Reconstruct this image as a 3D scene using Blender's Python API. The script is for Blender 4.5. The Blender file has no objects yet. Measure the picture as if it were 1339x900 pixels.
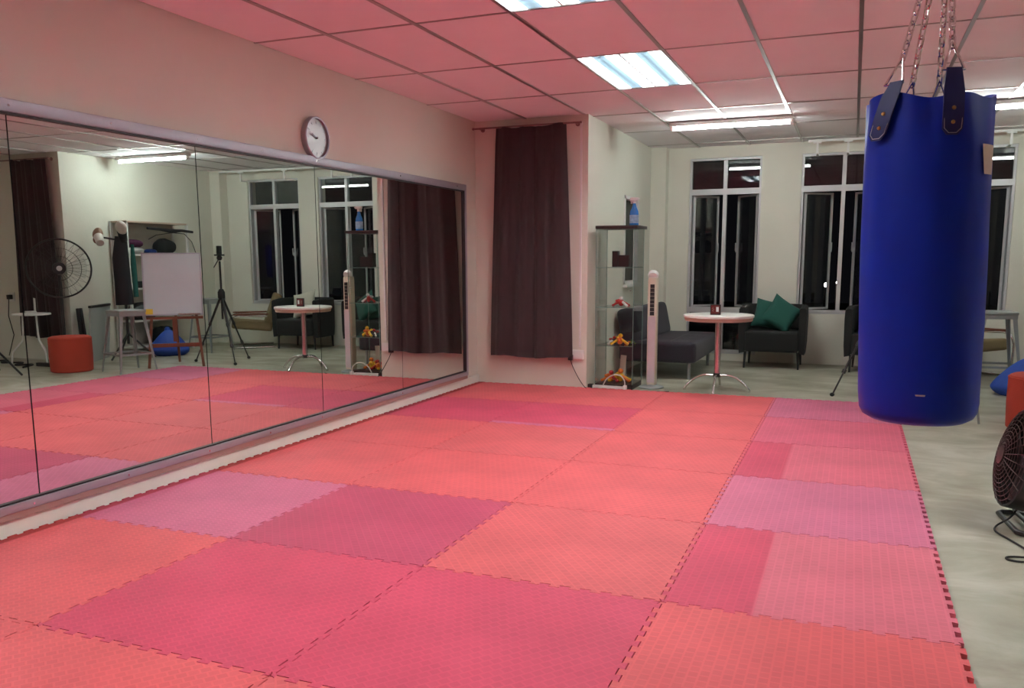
import bpy, bmesh, math, random
from mathutils import Vector, Matrix
random.seed(7)
PI = math.pi
col = bpy.context.scene.collection
sc = bpy.context.scene

# ------------------------------------------------------------------ materials
def mat(name, color, rough=.6, metal=0., bump=0., bscale=60., var=.06, vscale=4., spec=.5, emit=None, estr=0., coat=0., sheen=0.):
    m = bpy.data.materials.new(name); m.use_nodes = True
    nt = m.node_tree; N = nt.nodes; Lk = nt.links; b = N['Principled BSDF']
    b.inputs['Roughness'].default_value = rough; b.inputs['Metallic'].default_value = metal
    b.inputs['Specular IOR Level'].default_value = spec
    b.inputs['Coat Weight'].default_value = coat; b.inputs['Sheen Weight'].default_value = sheen
    tc = N.new('ShaderNodeTexCoord')
    nz = N.new('ShaderNodeTexNoise'); nz.inputs['Scale'].default_value = vscale; nz.inputs['Detail'].default_value = 4
    Lk.new(tc.outputs['Object'], nz.inputs['Vector'])
    mx = N.new('ShaderNodeMix'); mx.data_type = 'RGBA'
    mx.inputs['A'].default_value = (*[c*(1-var) for c in color], 1)
    mx.inputs['B'].default_value = (*[min(1, c*(1+var)) for c in color], 1)
    Lk.new(nz.outputs['Fac'], mx.inputs['Factor']); Lk.new(mx.outputs['Result'], b.inputs['Base Color'])
    if bump:
        n2 = N.new('ShaderNodeTexNoise'); n2.inputs['Scale'].default_value = bscale; n2.inputs['Detail'].default_value = 3
        Lk.new(tc.outputs['Object'], n2.inputs['Vector'])
        bp = N.new('ShaderNodeBump'); bp.inputs['Strength'].default_value = bump; bp.inputs['Distance'].default_value = .01
        Lk.new(n2.outputs['Fac'], bp.inputs['Height']); Lk.new(bp.outputs['Normal'], b.inputs['Normal'])
    if emit:
        b.inputs['Emission Color'].default_value = (*emit, 1); b.inputs['Emission Strength'].default_value = estr
    return m

def glass_mat(name, tint=(1, 1, 1), ior=1.5, rough=0.):
    m = bpy.data.materials.new(name); m.use_nodes = True
    nt = m.node_tree; N = nt.nodes; Lk = nt.links; N.clear()
    o = N.new('ShaderNodeOutputMaterial'); t = N.new('ShaderNodeBsdfTransparent'); t.inputs[0].default_value = (*tint, 1)
    g = N.new('ShaderNodeBsdfGlossy'); g.inputs['Roughness'].default_value = rough
    ge = N.new('ShaderNodeNewGeometry'); dt = N.new('ShaderNodeVectorMath'); dt.operation = 'DOT_PRODUCT'
    Lk.new(ge.outputs['Normal'], dt.inputs[0]); Lk.new(ge.outputs['Incoming'], dt.inputs[1])
    def mth(op, a, b):
        q = N.new('ShaderNodeMath'); q.operation = op; q.use_clamp = False
        for k, v in enumerate((a, b)):
            if v is None: continue
            if isinstance(v, (int, float)): q.inputs[k].default_value = v
            else: Lk.new(v, q.inputs[k])
        return q.outputs[0]
    ab = mth('ABSOLUTE', dt.outputs['Value'], None); f0 = ((ior-1)/(ior+1))**2
    fr_ = mth('ADD', mth('MULTIPLY', mth('POWER', mth('SUBTRACT', 1.0, ab), 5.0), 1-f0), f0)
    x = N.new('ShaderNodeMixShader')
    Lk.new(fr_, x.inputs[0]); Lk.new(t.outputs[0], x.inputs[1]); Lk.new(g.outputs[0], x.inputs[2]); Lk.new(x.outputs[0], o.inputs[0])
    return m

def emis(name, color, s):
    m = bpy.data.materials.new(name); m.use_nodes = True
    N = m.node_tree.nodes; N.clear()
    o = N.new('ShaderNodeOutputMaterial'); e = N.new('ShaderNodeEmission'); e.inputs[0].default_value = (*color, 1); e.inputs[1].default_value = s
    m.node_tree.links.new(e.outputs[0], o.inputs[0]); return m

M = dict(
    wall=mat('wall_paint', (.70, .69, .60), .55, bump=.12, bscale=25, var=.05, vscale=1.5, spec=.3),
    ceil=mat('ceiling_tile', (.90, .88, .90), .8, bump=.1, bscale=90, var=.03, spec=.2),
    tbar=mat('ceiling_bar', (.42, .40, .39), .28, metal=.75, var=.1),
    skirt=mat('skirting_paint', (.74, .78, .70), .5, var=.06),
    alu=mat('brushed_aluminium', (.40, .40, .45), .42, metal=.5, var=.05),
    steel=mat('galvanised_steel', (.34, .37, .37), .45, metal=.45, var=.12, vscale=12),
    chrome=mat('chrome', (.75, .74, .74), .12, metal=1.),
    black=mat('black_plastic', (.018, .018, .02), .45),
    blackm=mat('black_metal', (.02, .019, .02), .35, spec=.6),
    dgrey=mat('dark_grey_fabric', (.013, .0135, .0135), .9, bump=.4, bscale=300, sheen=.05),
    sofa=mat('charcoal_velvet', (.026, .022, .034), .8, bump=.3, bscale=150, sheen=.12),
    curtain=mat('brown_curtain', (.050, .030, .032), .92, bump=.25, bscale=400, var=.1, sheen=.15),
    white=mat('white_plastic', (.75, .75, .73), .4),
    board=mat('whiteboard_face', (.56, .60, .64), .25, var=.02),
    winframe=mat('window_aluminium', (.55, .55, .56), .45, metal=.3),
    wood=mat('varnished_wood', (.19, .060, .030), .4, var=.2, vscale=8),
    tan=mat('tan_upholstery', (.25, .18, .09), .8, bump=.3, bscale=120),
    teal=mat('teal_cushion', (.010, .095, .072), .85, bump=.4, bscale=150, sheen=.1),
    red=mat('red_pouf_fabric', (.42, .045, .022), .85, bump=.3, bscale=200),
    blue=mat('blue_beanbag_fabric', (.015, .07, .40), .6, bump=.4, bscale=12),
    bag=mat('blue_vinyl', (.0003, .022, .36), .42, bump=.12, bscale=9, var=.12, vscale=6, spec=.30),
    bagdark=mat('navy_webbing', (.010, .018, .12), .5),
    brass=mat('brass_rivet', (.55, .30, .10), .35, metal=.8),
    cream=mat('cream_plastic', (.62, .58, .46), .45),
    fanface=mat('tower_fan_panel', (.56, .50, .52), .35, var=.03),
    tabletop=mat('white_laminate', (.74, .74, .70), .3),
    tabledge=mat('beech_edge', (.50, .36, .28), .45),
    dwood=mat('dark_wood', (.035, .018, .018), .4),
    orange=mat('orange_plastic', (.75, .18, .02), .4), yellow=mat('yellow_plastic', (.80, .48, .02), .4),
    redp=mat('red_plastic', (.45, .03, .03), .4), green=mat('green_plastic', (.12, .25, .05), .5),
    navy=mat('navy_plastic', (.01, .03, .16), .35), bottle=mat('blue_bottle', (.02, .20, .62), .25, coat=.5),
    purple=mat('purple_cloth', (.08, .012, .05), .9), silverbag=mat('silver_wrap', (.6, .6, .58), .3, metal=.5, bump=.6, bscale=40),
    leatherb=mat('brown_leather', (.20, .09, .05), .5), leatherw=mat('white_leather', (.62, .58, .52), .45), leatherk=mat('black_leather', (.02, .022, .03), .4),
    rope=mat('beige_cloth', (.45, .37, .28), .9, bump=.6, bscale=60),
    teallt=mat('teal_cloth', (.02, .14, .12), .8), cord=mat('cord_rubber', (.015, .015, .015), .6), cordw=mat('white_cord', (.62, .62, .58), .5),
    paleb=mat('pale_blue_cloth', (.42, .58, .58), .9), panel=mat('pale_grey_board', (.40, .42, .40), .6),
    brownstrip=mat('brown_strip', (.36, .23, .20), .5), patch=mat('beige_label', (.62, .50, .40), .6, var=.15, vscale=40),
    cush=mat('pale_striped_cushion', (.52, .50, .42), .9, bump=.3, bscale=90), leafm=mat('leaf', (.03, .05, .015), .6),
    signred=mat('sign_maroon', (.16, .015, .015), .3), glass=glass_mat('window_glass', (.9, .92, .92), 1.55), cglass=glass_mat('cabinet_glass', (.965, .975, .97), 1.25),
    tube=emis('fluorescent_tube', (.95, 1., .98), 20.), tube2=emis('batten_tube', (.90, 1., .97), 30.),
    band=mat('band_aluminium', (.020, .032, .042), .5, metal=.0), louvre=mat('louvre_white', (.45, .46, .47), .5), reflector=mat('troffer_reflector', (.82, .84, .86), .3, metal=.2), winter=mat('grey_green_curtain', (.05, .055, .045), .9), rod=mat('rod_bronze', (.26, .15, .135), .4, metal=.3), rail=mat('white_rail', (.75, .75, .72), .4),
    outside=mat('night_ground', (.02, .022, .02), .9), lampglow=emis('street_light', (1, .98, .9), 3.), yellowtag=mat('yellow_sticker', (.62, .42, .02), .5),
)

def tube_sheen():
    m = bpy.data.materials.new('tube_sheen_strip'); m.use_nodes = True
    N = m.node_tree.nodes; L = m.node_tree.links; N.clear()
    o = N.new('ShaderNodeOutputMaterial'); t = N.new('ShaderNodeBsdfTranslucent'); t.inputs[0].default_value = (.028, .040, .048, 1)  # translucent blue-grey tint puts the tubes' reflection into the colour
    d = N.new('ShaderNodeBsdfDiffuse'); d.inputs[0].default_value = (.10, .12, .13, 1); a = N.new('ShaderNodeAddShader')
    L.new(t.outputs[0], a.inputs[0]); L.new(d.outputs[0], a.inputs[1]); L.new(a.outputs[0], o.inputs[0]); return m
M['band'] = tube_sheen()
def mirror_mat():
    m = bpy.data.materials.new('mirror_glass'); m.use_nodes = True
    nt = m.node_tree; N = nt.nodes; L = nt.links; b = N['Principled BSDF']
    b.inputs['Metallic'].default_value = 1; b.inputs['Base Color'].default_value = (.74, .79, .76, 1)
    tc = N.new('ShaderNodeTexCoord'); n = N.new('ShaderNodeTexNoise'); n.inputs['Scale'].default_value = 2.5; n.inputs['Detail'].default_value = 5
    L.new(tc.outputs['Object'], n.inputs['Vector'])
    r = N.new('ShaderNodeMapRange'); r.inputs[1].default_value = .45; r.inputs[2].default_value = .8; r.inputs[3].default_value = .0; r.inputs[4].default_value = .02
    L.new(n.outputs['Fac'], r.inputs[0]); L.new(r.outputs[0], b.inputs['Roughness'])
    return m
M['mirror'] = mirror_mat()

def floor_mat():
    m = bpy.data.materials.new('polished_concrete'); m.use_nodes = True
    nt = m.node_tree; N = nt.nodes; L = nt.links; b = N['Principled BSDF']
    tc = N.new('ShaderNodeTexCoord')
    n = N.new('ShaderNodeTexNoise'); n.inputs['Scale'].default_value = 1.3; n.inputs['Detail'].default_value = 8; n.inputs['Roughness'].default_value = .6; n.inputs['Distortion'].default_value = .6
    mp = N.new('ShaderNodeMapping'); mp.inputs['Scale'].default_value = (1, 1.8, 1)
    L.new(tc.outputs['Object'], mp.inputs[0]); L.new(mp.outputs[0], n.inputs['Vector'])
    cr = N.new('ShaderNodeValToRGB'); e = cr.color_ramp
    e.elements[0].position = .34; e.elements[0].color = (.25, .235, .165, 1)
    e.elements[1].position = .66; e.elements[1].color = (.50, .50, .415, 1)
    x = e.elements.new(.5); x.color = (.36, .355, .27, 1)
    L.new(n.outputs['Fac'], cr.inputs[0]); L.new(cr.outputs[0], b.inputs['Base Color'])
    b.inputs['Roughness'].default_value = .42; b.inputs['Specular IOR Level'].default_value = .4
    n2 = N.new('ShaderNodeTexNoise'); n2.inputs['Scale'].default_value = 40; L.new(tc.outputs['Object'], n2.inputs['Vector'])
    bp = N.new('ShaderNodeBump'); bp.inputs['Strength'].default_value = .05; L.new(n2.outputs['Fac'], bp.inputs['Height']); L.new(bp.outputs[0], b.inputs['Normal'])
    return m
M['floor'] = floor_mat()

def foam(name, c, c2=None, split=None, axis='X', side=1, rot=0.):
    """foam mat: woven relief, small soiling, optional second tone beyond a line, such as where another mat lay"""
    m = bpy.data.materials.new(name); m.use_nodes = True
    nt = m.node_tree; N = nt.nodes; L = nt.links; b = N['Principled BSDF']
    b.inputs['Roughness'].default_value = .6; b.inputs['Specular IOR Level'].default_value = .25
    tc = N.new('ShaderNodeTexCoord')
    mp = N.new('ShaderNodeMapping'); mp.inputs['Rotation'].default_value = (0, 0, rot+PI/2)
    L.new(tc.outputs['Object'], mp.inputs[0])
    br = N.new('ShaderNodeTexBrick'); br.inputs['Scale'].default_value = 1.; br.inputs['Brick Width'].default_value = .036; br.inputs['Row Height'].default_value = .034
    br.inputs['Mortar Size'].default_value = .005; br.inputs['Mortar Smooth'].default_value = .6
    br.inputs['Color1'].default_value = (.80, .80, .80, 1); br.inputs['Color2'].default_value = (.60, .60, .60, 1); br.inputs['Mortar'].default_value = (1.0, 1.0, 1.0, 1)
    L.new(mp.outputs[0], br.inputs['Vector'])
    n = N.new('ShaderNodeTexNoise'); n.inputs['Scale'].default_value = 2.2; n.inputs['Detail'].default_value = 6
    L.new(tc.outputs['Object'], n.inputs['Vector'])
    nm = N.new('ShaderNodeMapRange'); nm.inputs[1].default_value = .3; nm.inputs[2].default_value = .7; nm.inputs[3].default_value = .88; nm.inputs[4].default_value = 1.08
    L.new(n.outputs['Fac'], nm.inputs[0])
    basec = N.new('ShaderNodeMix'); basec.data_type = 'RGBA'; basec.inputs['A'].default_value = (*c, 1); basec.inputs['B'].default_value = (*(c2 or c), 1)
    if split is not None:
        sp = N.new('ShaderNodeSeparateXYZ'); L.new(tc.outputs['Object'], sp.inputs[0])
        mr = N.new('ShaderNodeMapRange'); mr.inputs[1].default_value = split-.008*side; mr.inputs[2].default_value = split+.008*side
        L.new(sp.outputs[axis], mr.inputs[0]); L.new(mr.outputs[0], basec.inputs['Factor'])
    else: basec.inputs['Factor'].default_value = 0
    mu = N.new('ShaderNodeMix'); mu.data_type = 'RGBA'; mu.blend_type = 'MULTIPLY'; mu.inputs['Factor'].default_value = .30
    L.new(basec.outputs['Result'], mu.inputs['A']); L.new(br.outputs['Color'], mu.inputs['B'])
    mv = N.new('ShaderNodeVectorMath'); mv.operation = 'SCALE'; L.new(mu.outputs['Result'], mv.inputs[0]); L.new(nm.outputs[0], mv.inputs['Scale'])
    L.new(mv.outputs[0], b.inputs['Base Color'])
    bp = N.new('ShaderNodeBump'); bp.inputs['Strength'].default_value = .35; bp.inputs['Distance'].default_value = .002
    L.new(br.outputs['Color'], bp.inputs['Height']); L.new(bp.outputs[0], b.inputs['Normal'])
    return m

# ------------------------------------------------------------------ mesh builder
class G:
    def __init__(s): s.bm = bmesh.new()
    def _add(s, verts, faces, T=None):
        vs = [s.bm.verts.new((T @ Vector(v)) if T is not None else v) for v in verts]
        fs = []
        for f in faces:
            try: fs.append(s.bm.faces.new([vs[i] for i in f]))
            except ValueError: pass
        return vs, fs
    def box(s, c, d, T=None, bev=0., seg=2):
        x, y, z = c; a, b, h = d[0]/2, d[1]/2, d[2]/2
        v = [(x+i*a, y+j*b, z+k*h) for k in (-1, 1) for j in (-1, 1) for i in (-1, 1)]
        f = [(0, 2, 3, 1), (4, 5, 7, 6), (0, 1, 5, 4), (2, 6, 7, 3), (0, 4, 6, 2), (1, 3, 7, 5)]
        vs, fs = s._add(v, f, T)
        if bev:
            es = list({e for q in fs for e in q.edges})
            bmesh.ops.bevel(s.bm, geom=es, offset=bev, segments=seg, profile=.6, affect='EDGES')
        return s
    def bb(s, lo, hi, T=None, bev=0., seg=2):
        return s.box([(p+q)/2 for p, q in zip(lo, hi)], [q-p for p, q in zip(lo, hi)], T, bev, seg)
    def loft(s, rings, closed=True, cap=True, T=None):
        n = len(rings[0]); v = [p for r in rings for p in r]; f = []
        for i in range(len(rings)-1):
            for j in range(n if closed else n-1):
                k = (j+1) % n; f.append((i*n+j, i*n+k, (i+1)*n+k, (i+1)*n+j))
        if cap: f.append(tuple(range(n-1, -1, -1))); f.append(tuple((len(rings)-1)*n+j for j in range(n)))
        s._add(v, f, T); return s
    def tube(s, pts, r, n=8, loop=False, T=None, sx=1.):
        pts = [Vector(p) for p in pts]; m = len(pts); rings = []
        t0 = (pts[1]-pts[0]).normalized()
        u = t0.orthogonal().normalized()
        for i, p in enumerate(pts):
            if loop: t = (pts[(i+1) % m]-pts[i-1]).normalized()
            elif i == 0: t = t0
            elif i == m-1: t = (pts[-1]-pts[-2]).normalized()
            else: t = (pts[i+1]-pts[i-1]).normalized()
            u = (u - t*u.dot(t))
            u = u.normalized() if u.length > 1e-6 else t.orthogonal().normalized()
            w = t.cross(u); rr = r[i] if isinstance(r, (list, tuple)) else r
            rings.append([tuple(p+(u*math.cos(2*PI*k/n)*sx+w*math.sin(2*PI*k/n))*rr) for k in range(n)])
        if loop: rings.append(rings[0]); s.loft(rings, cap=False, T=T)
        else: s.loft(rings, T=T)
        return s
    def cyl(s, p0, p1, r0, r1=None, n=20, T=None):
        return s.tube([p0, p1], [r0, r0 if r1 is None else r1], n, T=T)
    def lathe(s, prof, c=(0, 0, 0), n=32, T=None):
        rings = [[(c[0]+r*math.cos(2*PI*k/n), c[1]+r*math.sin(2*PI*k/n), c[2]+z) for k in range(n)] for r, z in prof]
        return s.loft(rings, T=T)
    def prism(s, pts, z0, z1, T=None):
        n = len(pts); v = [(x, y, z0) for x, y in pts]+[(x, y, z1) for x, y in pts]
        f = [tuple(range(n-1, -1, -1)), tuple(range(n, 2*n))]+[(i, (i+1) % n, n+(i+1) % n, n+i) for i in range(n)]
        s._add(v, f, T); return s
    def blob(s, c, rad, n=20, m=12, T=None, fn=None, p=1.):
        rings = []
        def sg(x, e): return math.copysign(abs(x)**e, x)
        for i in range(m+1):
            a = -PI/2+PI*i/m*(.998)+.001*PI
            ring = []
            for k in range(n):
                b = 2*PI*k/n
                q = Vector((rad[0]*sg(math.cos(a), p)*sg(math.cos(b), p), rad[1]*sg(math.cos(a), p)*sg(math.sin(b), p), rad[2]*sg(math.sin(a), p)))
                if fn: q = fn(q)
                ring.append((c[0]+q.x, c[1]+q.y, c[2]+q.z))
            rings.append(ring)
        return s.loft(rings, T=T)
    def grid(s, fn, nu, nv, th=0.):
        """sheet fn(u,v)->point, optional thickness along +y"""
        v = [fn(i/nu, j/nv) for j in range(nv+1) for i in range(nu+1)]; f = []
        for j in range(nv):
            for i in range(nu):
                a = j*(nu+1)+i; f.append((a, a+1, a+nu+2, a+nu+1))
        if th:
            o = len(v); v += [(p[0], p[1]+th, p[2]) for p in v]
            f += [tuple(o+k for k in reversed(q)) for q in f]
            W = nu+1
            for i in range(nu):
                f.append((i+1, i, o+i, o+i+1)); a = nv*W+i; f.append((a, a+1, o+a+1, o+a))
            for j in range(nv):
                a = j*W; f.append((a, a+W, o+a+W, o+a)); a = j*W+nu; f.append((a+W, a, o+a, o+a+W))
        s._add(v, f); return s
    def build(s, name, m, parent=None, smooth=True, loc=None, sub=0):
        bmesh.ops.recalc_face_normals(s.bm, faces=s.bm.faces)
        me = bpy.data.meshes.new(name); s.bm.to_mesh(me); s.bm.free()
        if smooth:
            me.shade_smooth(); me.set_sharp_from_angle(angle=math.radians(38))
        me.materials.append(m)
        o = bpy.data.objects.new(name, me); col.objects.link(o)
        if parent: o.parent = parent
        if loc: o.location = loc
        if sub:
            md = o.modifiers.new('sub', 'SUBSURF'); md.levels = sub; md.render_levels = sub
        return o

def spline(pts, k=6):
    P = [Vector(p) for p in pts]; P = [P[0]*2-P[1]]+P+[P[-1]*2-P[-2]]; out = []
    for i in range(1, len(P)-2):
        a, b, c, d = P[i-1:i+3]
        for q in range(k):
            t_ = q/k; out.append(tuple(.5*((2*b)+(c-a)*t_+(2*a-5*b+4*c-d)*t_*t_+(3*b-a-3*c+d)*t_**3)))
    out.append(tuple(P[-2])); return out
def tag(o, label, cat, group=None, kind=None):
    o['label'] = label; o['category'] = cat
    if group: o['group'] = group
    if kind: o['kind'] = kind
    return o
def thing(name, label, cat, loc=(0, 0, 0), rz=0., group=None):
    o = bpy.data.objects.new(name, None); col.objects.link(o); o.location = loc; o.rotation_euler = (0, 0, rz); o.empty_display_size = .1
    return tag(o, label, cat, group)
def struct(g, name, m, parent=None, smooth=False):
    o = g.build(name, m, parent, smooth)
    if not parent: o['kind'] = 'structure'
    return o
def copy_tree(o, parent=None):
    c = o.copy(); col.objects.link(c); c.parent = parent
    for ch in [x for x in bpy.data.objects if x.parent == o]: copy_tree(ch, c)
    return c
def arc(c, r, a0, a1, n, f): return [f(c, r, a0+(a1-a0)*i/n) for i in range(n+1)]
def Tm(loc=(0, 0, 0), rx=0, ry=0, rz=0):
    return Matrix.Translation(loc) @ Matrix.Rotation(rz, 4, 'Z') @ Matrix.Rotation(ry, 4, 'Y') @ Matrix.Rotation(rx, 4, 'X')

# ------------------------------------------------------------------ dimensions
FZ = -.02; CZ = 2.631
XW = 0.            # mirror wall
YC = .02           # curtained wall
XR = 1.19; YB = 2.90; XS = 5.79; XE = 7.9; YR = -9.6

# ------------------------------------------------------------------ setting
struct(G().bb((-.2, YR-.2, FZ-.1), (XE+.2, YB+.2, FZ)), 'floor', M['floor'])
struct(G().bb((-.2, YR-.2, FZ), (XW, YC+.15, CZ+.12)), 'wall_left', M['wall'])
struct(G().bb((XW, YC, FZ), (XR, YC+.15, CZ+.12)), 'wall_curtained', M['wall'])
# return wall with its small window opening
g = G(); y0, y1, z0, z1 = 1.42, 2.08, .975, 1.97
g.bb((XR-.15, YC+.15, FZ), (XR, y0, CZ+.12)); g.bb((XR-.15, y1, FZ), (XR, YB+.2, CZ+.12))
g.bb((XR-.15, y0, FZ), (XR, y1, z0)); g.bb((XR-.15, y0, z1), (XR, y1, CZ+.12))
struct(g, 'wall_return', M['wall'])
WIN = [(1.645, 2.515, .085, 2.495, .62), (2.975, 3.925, .61, 2.495, None), (4.27, 5.215, .61, 2.495, None)]
g = G(); xs = XR
for a, b, c, d, e in WIN:
    g.bb((xs, YB, FZ), (a, YB+.2, CZ+.12)); g.bb((a, YB, FZ), (b, YB+.2, c)); g.bb((a, YB, d), (b, YB+.2, CZ+.12)); xs = b
g.bb((xs, YB, FZ), (XS, YB+.2, CZ+.12))
struct(g, 'wall_windows', M['wall'])
struct(G().bb((XR, YB-.17, FZ), (XR+.19, YB, CZ)), 'trim_pilaster', M['wall'])
struct(G().bb((XS-.19, YB-.17, FZ), (XS, YB, CZ)), 'trim_pilaster.001', M['wall'])
struct(G().bb((XS, YC+.15, FZ), (XS+.15, YB+.2, CZ+.12)), 'wall_shelf_side', M['wall'])
struct(G().bb((XS, YC, FZ), (XE+.15, YC+.15, CZ+.12)), 'wall_second_curtain', M['wall'])
struct(G().bb((XE, YR, FZ), (XE+.15, YC, CZ+.12)), 'wall_right', M['wall'])
struct(G().bb((-.2, YR-.15, FZ), (XE+.15, YR, CZ+.12)), 'wall_rear', M['wall'])
struct(G().bb((0, -9.4, FZ), (.022, YC, .078)), 'baseboard_left', M['skirt'])
# ceiling: tiles 0.606 x 1.18 with real grid bars; the two recessed lights take a tile each
PX, PY = .606, 1.18; X0 = -.66+.0; TX = [.545+PX*k for k in range(-1, 13)]; TY = [.17+PY*k for k in range(-9, 4)]
TROF = [(2, 7), (2, 5), (2, 3), (2, 1)]   # (column, row) of tiles taken by recessed lights
def tile_rect(i, j): return TX[i+0], TX[i+1], TY[j], TY[j+1]
TROFR = [(1.757, 2.363, .17-2*PY, .17-PY), (1.757, 2.363, .17-4*PY, .17-3*PY), (1.757, 2.363, .17-6*PY, .17-5*PY), (.545+8*PX, .545+9*PX, .17-4*PY, .17-3*PY),
         ]
g = G()
for i in range(len(TX)-1):
    for j in range(len(TY)-1):
        a, b, c, d = TX[i], TX[i+1], TY[j], TY[j+1]
        if any(abs(a-r[0]) < .1 and abs(c-r[2]) < .1 for r in TROFR): continue
        a2, b2, c2, d2 = max(a, 0), min(b, XE), max(c, YR), min(d, YB)
        if b2-a2 < .02 or d2-c2 < .02: continue
        g.bb((a2+.008, c2+.008, CZ+.001+random.uniform(0, .0015)), (b2-.008, d2-.008, CZ+.02))
g.bb((-.2, YR-.2, CZ+.115), (XE+.2, YB+.2, CZ+.2))
struct(g, 'ceiling', M['ceil'])
g = G()
for x in TX:
    if 0 < x < XE: g.bb((x-.012, YR, CZ-.006), (x+.012, YB, CZ+.006))
for y in TY:
    if YR < y < YB: g.bb((0, y-.008, CZ-.003), (XE, y+.008, CZ+.008))
struct(g, 'trim_ceiling_grid', M['tbar'])

# ------------------------------------------------------------------ windows
def window(n, x0, x1, z0, z1, low, trans=2.085):
    yf = YB+.06; mx = (x0+x1)/2+.0
    g = G(); w = .045
    for a, b, c, d in [(x0, x0+w*.6, z0, z1), (x1-w*.6, x1, z0, z1), (mx-w/2, mx+w/2, z0, z1)]: g.bb((a, yf-.03, c), (b, yf+.03, d))
    hz = [(z0, z0+.03), (z1-.03, z1), (trans-.035, trans+.035)]
    if low: hz.append((low-.035, low+.035))
    for a, b in hz: g.bb((x0, yf-.032, a), (x1, yf+.032, b))
    fr = g.build('window_%d' % n, M['winframe'], smooth=False); fr['kind'] = 'structure'
    for a, b in ((x0+.03, mx-.02), (mx+.02, x1-.03)):
        G().bb((a, yf-.003, trans+.03), (b, yf+.003, z1-.02)).build('pane', M['glass'], fr, smooth=False)
        if low: G().bb((a, yf-.003, z0+.02), (b, yf+.003, low-.03)).build('pane', M['glass'], fr, smooth=False)
    sb = (low+.035) if low else z0+.03
    for sgn, hx in ((1, x0+.035), (-1, x1-.035)):
        W = (x1-x0)/2-.07; ang = math.radians(38 if sgn > 0 else 42)
        T = Tm((hx, yf+.03, 0), rz=ang if sgn > 0 else -ang)
        g = G(); t = .022
        def bx(a, b, c, d): g.bb((min(a*sgn, b*sgn), -.012, c), (max(a*sgn, b*sgn), .012, d), T)
        bx(0, t+.01, sb, trans-.037); bx(W-t, W, sb, trans-.037); bx(0, W, sb, sb+t); bx(0, W, trans-.037-t, trans-.037)
        s_ = g.build('sash', M['winframe'], fr, smooth=False)
        g = G(); g.bb((min(.02*sgn, (W-.01)*sgn), -.003, sb+.01), (max(.02*sgn, (W-.01)*sgn), .003, trans-.05), T)
        g.build('sash_pane', M['glass'], s_, smooth=False)
        g = G(); zc = (sb+trans)/2
        g.box(((W-.016)*sgn, -.022, zc), (.02, .02, .05), T); g.box(((W-.016)*sgn, -.035, zc+.04), (.014, .012, .10), T)
        g.build('handle', M['winframe'], s_, smooth=False)
    g = G().bb((x0, YB-.006, z0-.014), (x1, YB+.03, z0)); g.build('sill', M['winframe'], fr, smooth=False)
    return fr
for i, (a, b, c, d, e) in enumerate(WIN): window(i+1, a, b, c, d, e)
# small window in the return wall, brown curtain drawn behind the glass
g = G(); w = .035; xa, xb = XR-.06, XR+.012
for a, b, c, d in [(y0, y0+w, z0, z1), (y1-w, y1, z0, z1), (y0, y1, z0, z0+w), (y0, y1, z1-w, z1)]: g.bb((xa, a, c), (xb, b, d))
w4 = g.build('window_4', M['white'], smooth=False); w4['kind'] = 'structure'
G().bb((XR-.02, y0-.02, z0-.03), (XR+.05, y1+.02, z0)).build('sill', M['white'], w4, smooth=False)
struct(G().bb((XR-.75, 1.2, FZ), (XR-.7, 2.3, CZ)), 'wall_behind_small_window', M['wall'])
g = G(); g.grid(lambda u, v: (XR-.05+.010*math.sin(u*40), y0+.04+u*(y1-y0-.08), z0+.04+v*(z1-z0-.08)), 60, 2)
tag(g.build('curtain', M['winter']), 'dark curtain behind the small window pane above the glass cabinet', 'curtain')

# outside
g = G(); g.bb((-14, YB+.2, -.6), (20, 26, -.4)); o = g.build('ground_outside', M['outside'], smooth=False); o['kind'] = 'structure'
def street_lamp(x, y, z, s, lab):
    t = thing('street_lamp', lab, 'street lamp', (x, y, -.4), 0, 'lamps far outside the windows')
    G().cyl((0, 0, 0), (0, 0, z+.4), .05, .035, 10).build('pole', M['black'], t)
    G().blob((0, -.02, z+.4), (s, s, s*1.5), 12, 8).build('lantern', M['lampglow'], t)
street_lamp(3.0, 14, .62, .038, 'brighter of the two street lamps glowing outside the middle window')
street_lamp(3.22, 16, .62, .024, 'smaller street lamp seen outside beside the middle window mullion')

# ------------------------------------------------------------------ wall mirror
t = thing('wall_mirror', 'long wall mirror in five tall panels with slim metal frame', 'mirror', (0, 0, 0))
MX = .02; seam = [-.33, -1.60, -2.80, -3.98, -5.17, -6.37, -7.57]
MZ0, MZ1 = .153, 1.925
for k in range(6):
    G().bb((MX-.012, seam[k+1]+.0035, MZ0-.01), (MX, seam[k]-.0035*(k > 0)+.01*(k == 0), MZ1+.01)).build('mirror_panel', M['mirror'], t, smooth=False)
G().bb((.001, seam[-1], MZ0), (MX-.013, seam[0], MZ1)).build('backing_board', M['black'], t, smooth=False)
g = G(); d = .042
g.bb((.001, seam[-1]-.05, MZ1+.006), (d, seam[0]+.04, MZ1+.066), bev=.008)
g.bb((.001, seam[-1]-.05, MZ0-.048), (d, seam[0]+.04, MZ0-.006), bev=.006)
g.bb((.001, seam[0]+.006, MZ0-.048), (d, seam[0]+.045, MZ1+.066), bev=.008)
fr = g.build('mirror_frame', M['alu'], t)
g = G()
g.bb((MX-.001, seam[-1], MZ1-.004), (d-.006, seam[0]+.006, MZ1+.006)); g.bb((MX-.001, seam[-1], MZ0-.006), (d-.008, seam[0]+.006, MZ0+.003)); g.bb((MX-.001, seam[0]-.001, MZ0), (d-.004, seam[0]+.008, MZ1))
g.build('black_gasket', M['black'], t, smooth=False)
G().bb((.001, seam[-1]-.05, MZ0-.078), (.036, seam[0]+.03, MZ0-.0485)).build('ledge', M['brownstrip'], t, smooth=False)  # thin brown strip running below the mirror frame
g = G()
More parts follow.
